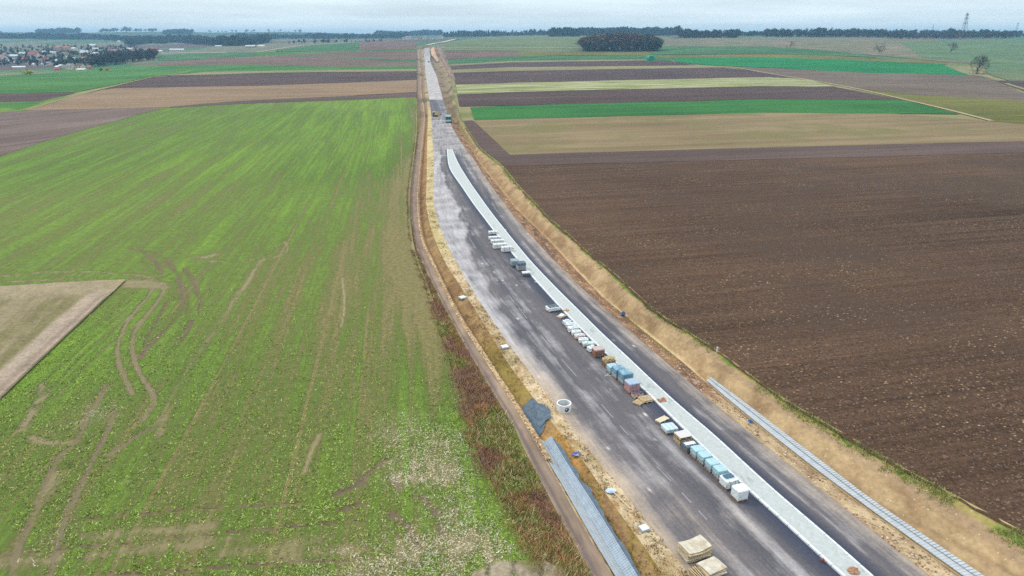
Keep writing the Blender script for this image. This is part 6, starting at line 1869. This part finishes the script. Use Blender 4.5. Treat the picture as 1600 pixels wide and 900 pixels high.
# crop plants on the near part of the green field
def field_lookup(arr, x, y):
    i = np.clip(np.searchsorted(FYs, y), 0, len(FYs) - 1)
    l = -(y * 0.86 + 30); r_ = lx("EL", y)
    j = np.clip(((x - l) / (r_ - l) * (FX.shape[1] - 1)).astype(int), 0, FX.shape[1] - 1)
    return arr[i, j]
FYs = FY[:, 0]
n = 120000
y = np.exp(RNG.uniform(math.log(30), math.log(105), n)); x = -RNG.random(n) * (y * 0.80 + 4) + lx("EL", y)
keep = RNG.random(n) < np.clip(field_lookup(COVER, x, y) * 1.3 - 0.1, 0.03, 1) * sstep(105, 48, y)
x, y = x[keep], y[keep]
dp = field_lookup(_deep, x, y)
pal = np.array([(160, 184, 80), (176, 196, 104), (144, 168, 72), (184, 192, 124)], float)
tint = pal[RNG.integers(0, 4, len(x))] * (1 - 0.15 * dp[:, None])
blades("crop_plants", np.c_[x, y, T(x, y) - 0.01], 0.04 + 0.08 * RNG.random(len(x)), np.full(len(x), 0.05), tint, 2.6, 3, 0.06, 2)
# pale dry stalks lying on the field near the bottom edge
n = 60000
y = np.exp(RNG.uniform(math.log(28), math.log(75), n)); x = lx("EL", y) - RNG.random(n) * 45
keep = RNG.random(n) < field_lookup(STRAW, x, y) * 0.9
x, y = x[keep], y[keep]
blades("dry_stalks", np.c_[x, y, T(x, y) + 0.0], 0.05 + 0.12 * RNG.random(len(x)), np.full(len(x), 0.03), pick([(230, 222, 190), (216, 204, 160), (204, 190, 150), (236, 230, 206)], RNG.integers(0, 4, len(x))), 2.2, 3, 0.1, 3)
# grass along the top of the right bank, tufts on slopes and shoulders
x, y, f = sample_between("RB", "ER", 20, 320, 9000, 0.5, 0.62, 1.0)
n1 = fbm(x * 0.3, y * 0.3, 211)
keep = n1 + 0.25 * (f - 0.8) > 0.47
x, y, f, n1 = x[keep], y[keep], f[keep], n1[keep]
blades("bank_grass", np.c_[x, y, T(x, y) - 1.9 + 2.02 * f + 0.35 * np.sin(np.clip((f - .1) / .9, 0, 1) * math.pi) ** 1.5 - 0.03], 0.1 + 0.2 * RNG.random(len(x)), np.full(len(x), 0.025),
       pick([(150, 166, 84), (182, 174, 110), (200, 186, 132), (126, 156, 68)], RNG.integers(0, 4, len(x))), 0.9, 6, 0.12, 4)
x, y, f = sample_between("WR", "AL", 20, 200, 5200, 1.0, 0.1, 0.95)
n1 = fbm(x * 0.5, y * 0.4, 221)
keep = n1 > 0.52
x, y, f, n1 = x[keep], y[keep], f[keep], n1[keep]
wr, sl = lx("WR", y), lx("SL", y)
zz = np.where(x < sl, -1.75 + 0.5 * np.clip((x - wr) / np.maximum(sl - wr, .2), 0, 1), -1.26)
blades("slope_tufts", np.c_[x, y, T(x, y) + zz - 0.02], 0.08 + 0.16 * RNG.random(len(x)), np.full(len(x), 0.022), pick([(126, 96, 64), (150, 122, 76), (140, 128, 66), (112, 88, 62)], RNG.integers(0, 4, len(x))), 1.1, 6, 0.12, 5)
# clods on the ploughed field, stones on the ditch edge and shoulders
OCT = np.array([(1, 0, 0), (-1, 0, 0), (0, 1, 0), (0, -1, 0), (0, 0, 1), (0, 0, -1)], float)
OF = np.array([(0, 2, 4), (2, 1, 4), (1, 3, 4), (3, 0, 4), (2, 0, 5), (1, 2, 5), (3, 1, 5), (0, 3, 5)])
def lumps(name, p, size, tint, seed=0, flatz=0.6):
    rng = np.random.default_rng(seed)
    n = len(p)
    R = rot_rand(n, rng)
    s = size[:, None, None] * (0.6 + 0.8 * rng.random((n, 6, 1)))
    V = np.einsum("nij,kj->nki", R, OCT) * s * np.array([1, 1, flatz]) + p[:, None, :]
    F = (OF[None] + (np.arange(n) * 6)[:, None, None]).reshape(-1, 3)
    col = S2L(np.clip(np.repeat(tint, 6, 0), 0, 255)) / ALB
    return link(name, new_mesh(name, V.reshape(-1, 3), F, 3, M_TREE, False, {"tint": col}), kind="stuff")
n = 60000
y = np.exp(RNG.uniform(math.log(28), math.log(135), n)); x = lx("ER", y) + 0.2 + RNG.random(n) * (y * 0.86)
x = x; keep = x < y * 0.95 + 20; x, y = x[keep], y[keep]
t = pick([(104, 83, 70), (120, 97, 82), (88, 70, 60), (136, 112, 94)], RNG.integers(0, 4, len(x)))
lumps("soil_clods", np.c_[x, y, T(x, y) + 0.07], 0.05 + 0.12 * RNG.random(len(x)) ** 2, t, 6)
n = 4500
y = np.exp(RNG.uniform(math.log(28), math.log(150), n)); x = lx("ER", y) + 0.5 + RNG.random(n) * (y * 0.86)
keep = fbm(x * 0.06, y * 0.06, 231) > 0.47; x, y = x[keep], y[keep]
lumps("straw_flecks", np.c_[x, y, T(x, y) + 0.13], 0.03 + 0.05 * RNG.random(len(x)), pick([(204, 176, 138), (190, 166, 136), (226, 206, 176)], RNG.integers(0, 3, len(x))), 7, 0.4)
x, y, f = sample_between("TR", "WR", 48, 330, 5200, 1.0, 0.05, 0.6)
lumps("ditch_stones", np.c_[x, y, T(x, y) - 0.8 - 0.95 * f + 0.45 * np.exp(-((f - .3) / .22) ** 2) * sstep(0, .12, f) + 0.02], 0.05 + 0.13 * RNG.random(len(x)) ** 1.5, pick([(226, 200, 160), (206, 176, 138), (186, 150, 116)], RNG.integers(0, 3, len(x))), 8)
x, y, f = sample_between("AR", "RB", 20, 300, 4200, 1.0, 0.05, 0.95)
lumps("shoulder_rubble", np.c_[x, y, T(x, y) - 1.3 - 0.6 * f + 0.02], 0.03 + 0.10 * RNG.random(len(x)) ** 2, pick([(206, 180, 150), (172, 140, 112), (140, 110, 90), (220, 200, 176)], RNG.integers(0, 4, len(x))), 9)
x, y, f = sample_between("SL", "AL", 20, 200, 3000, 1.0, 0.05, 0.95)
lumps("shoulder_stones", np.c_[x, y, T(x, y) - 1.25], 0.03 + 0.07 * RNG.random(len(x)) ** 2, pick([(222, 204, 170), (190, 164, 128), (150, 122, 90)], RNG.integers(0, 3, len(x))), 10)
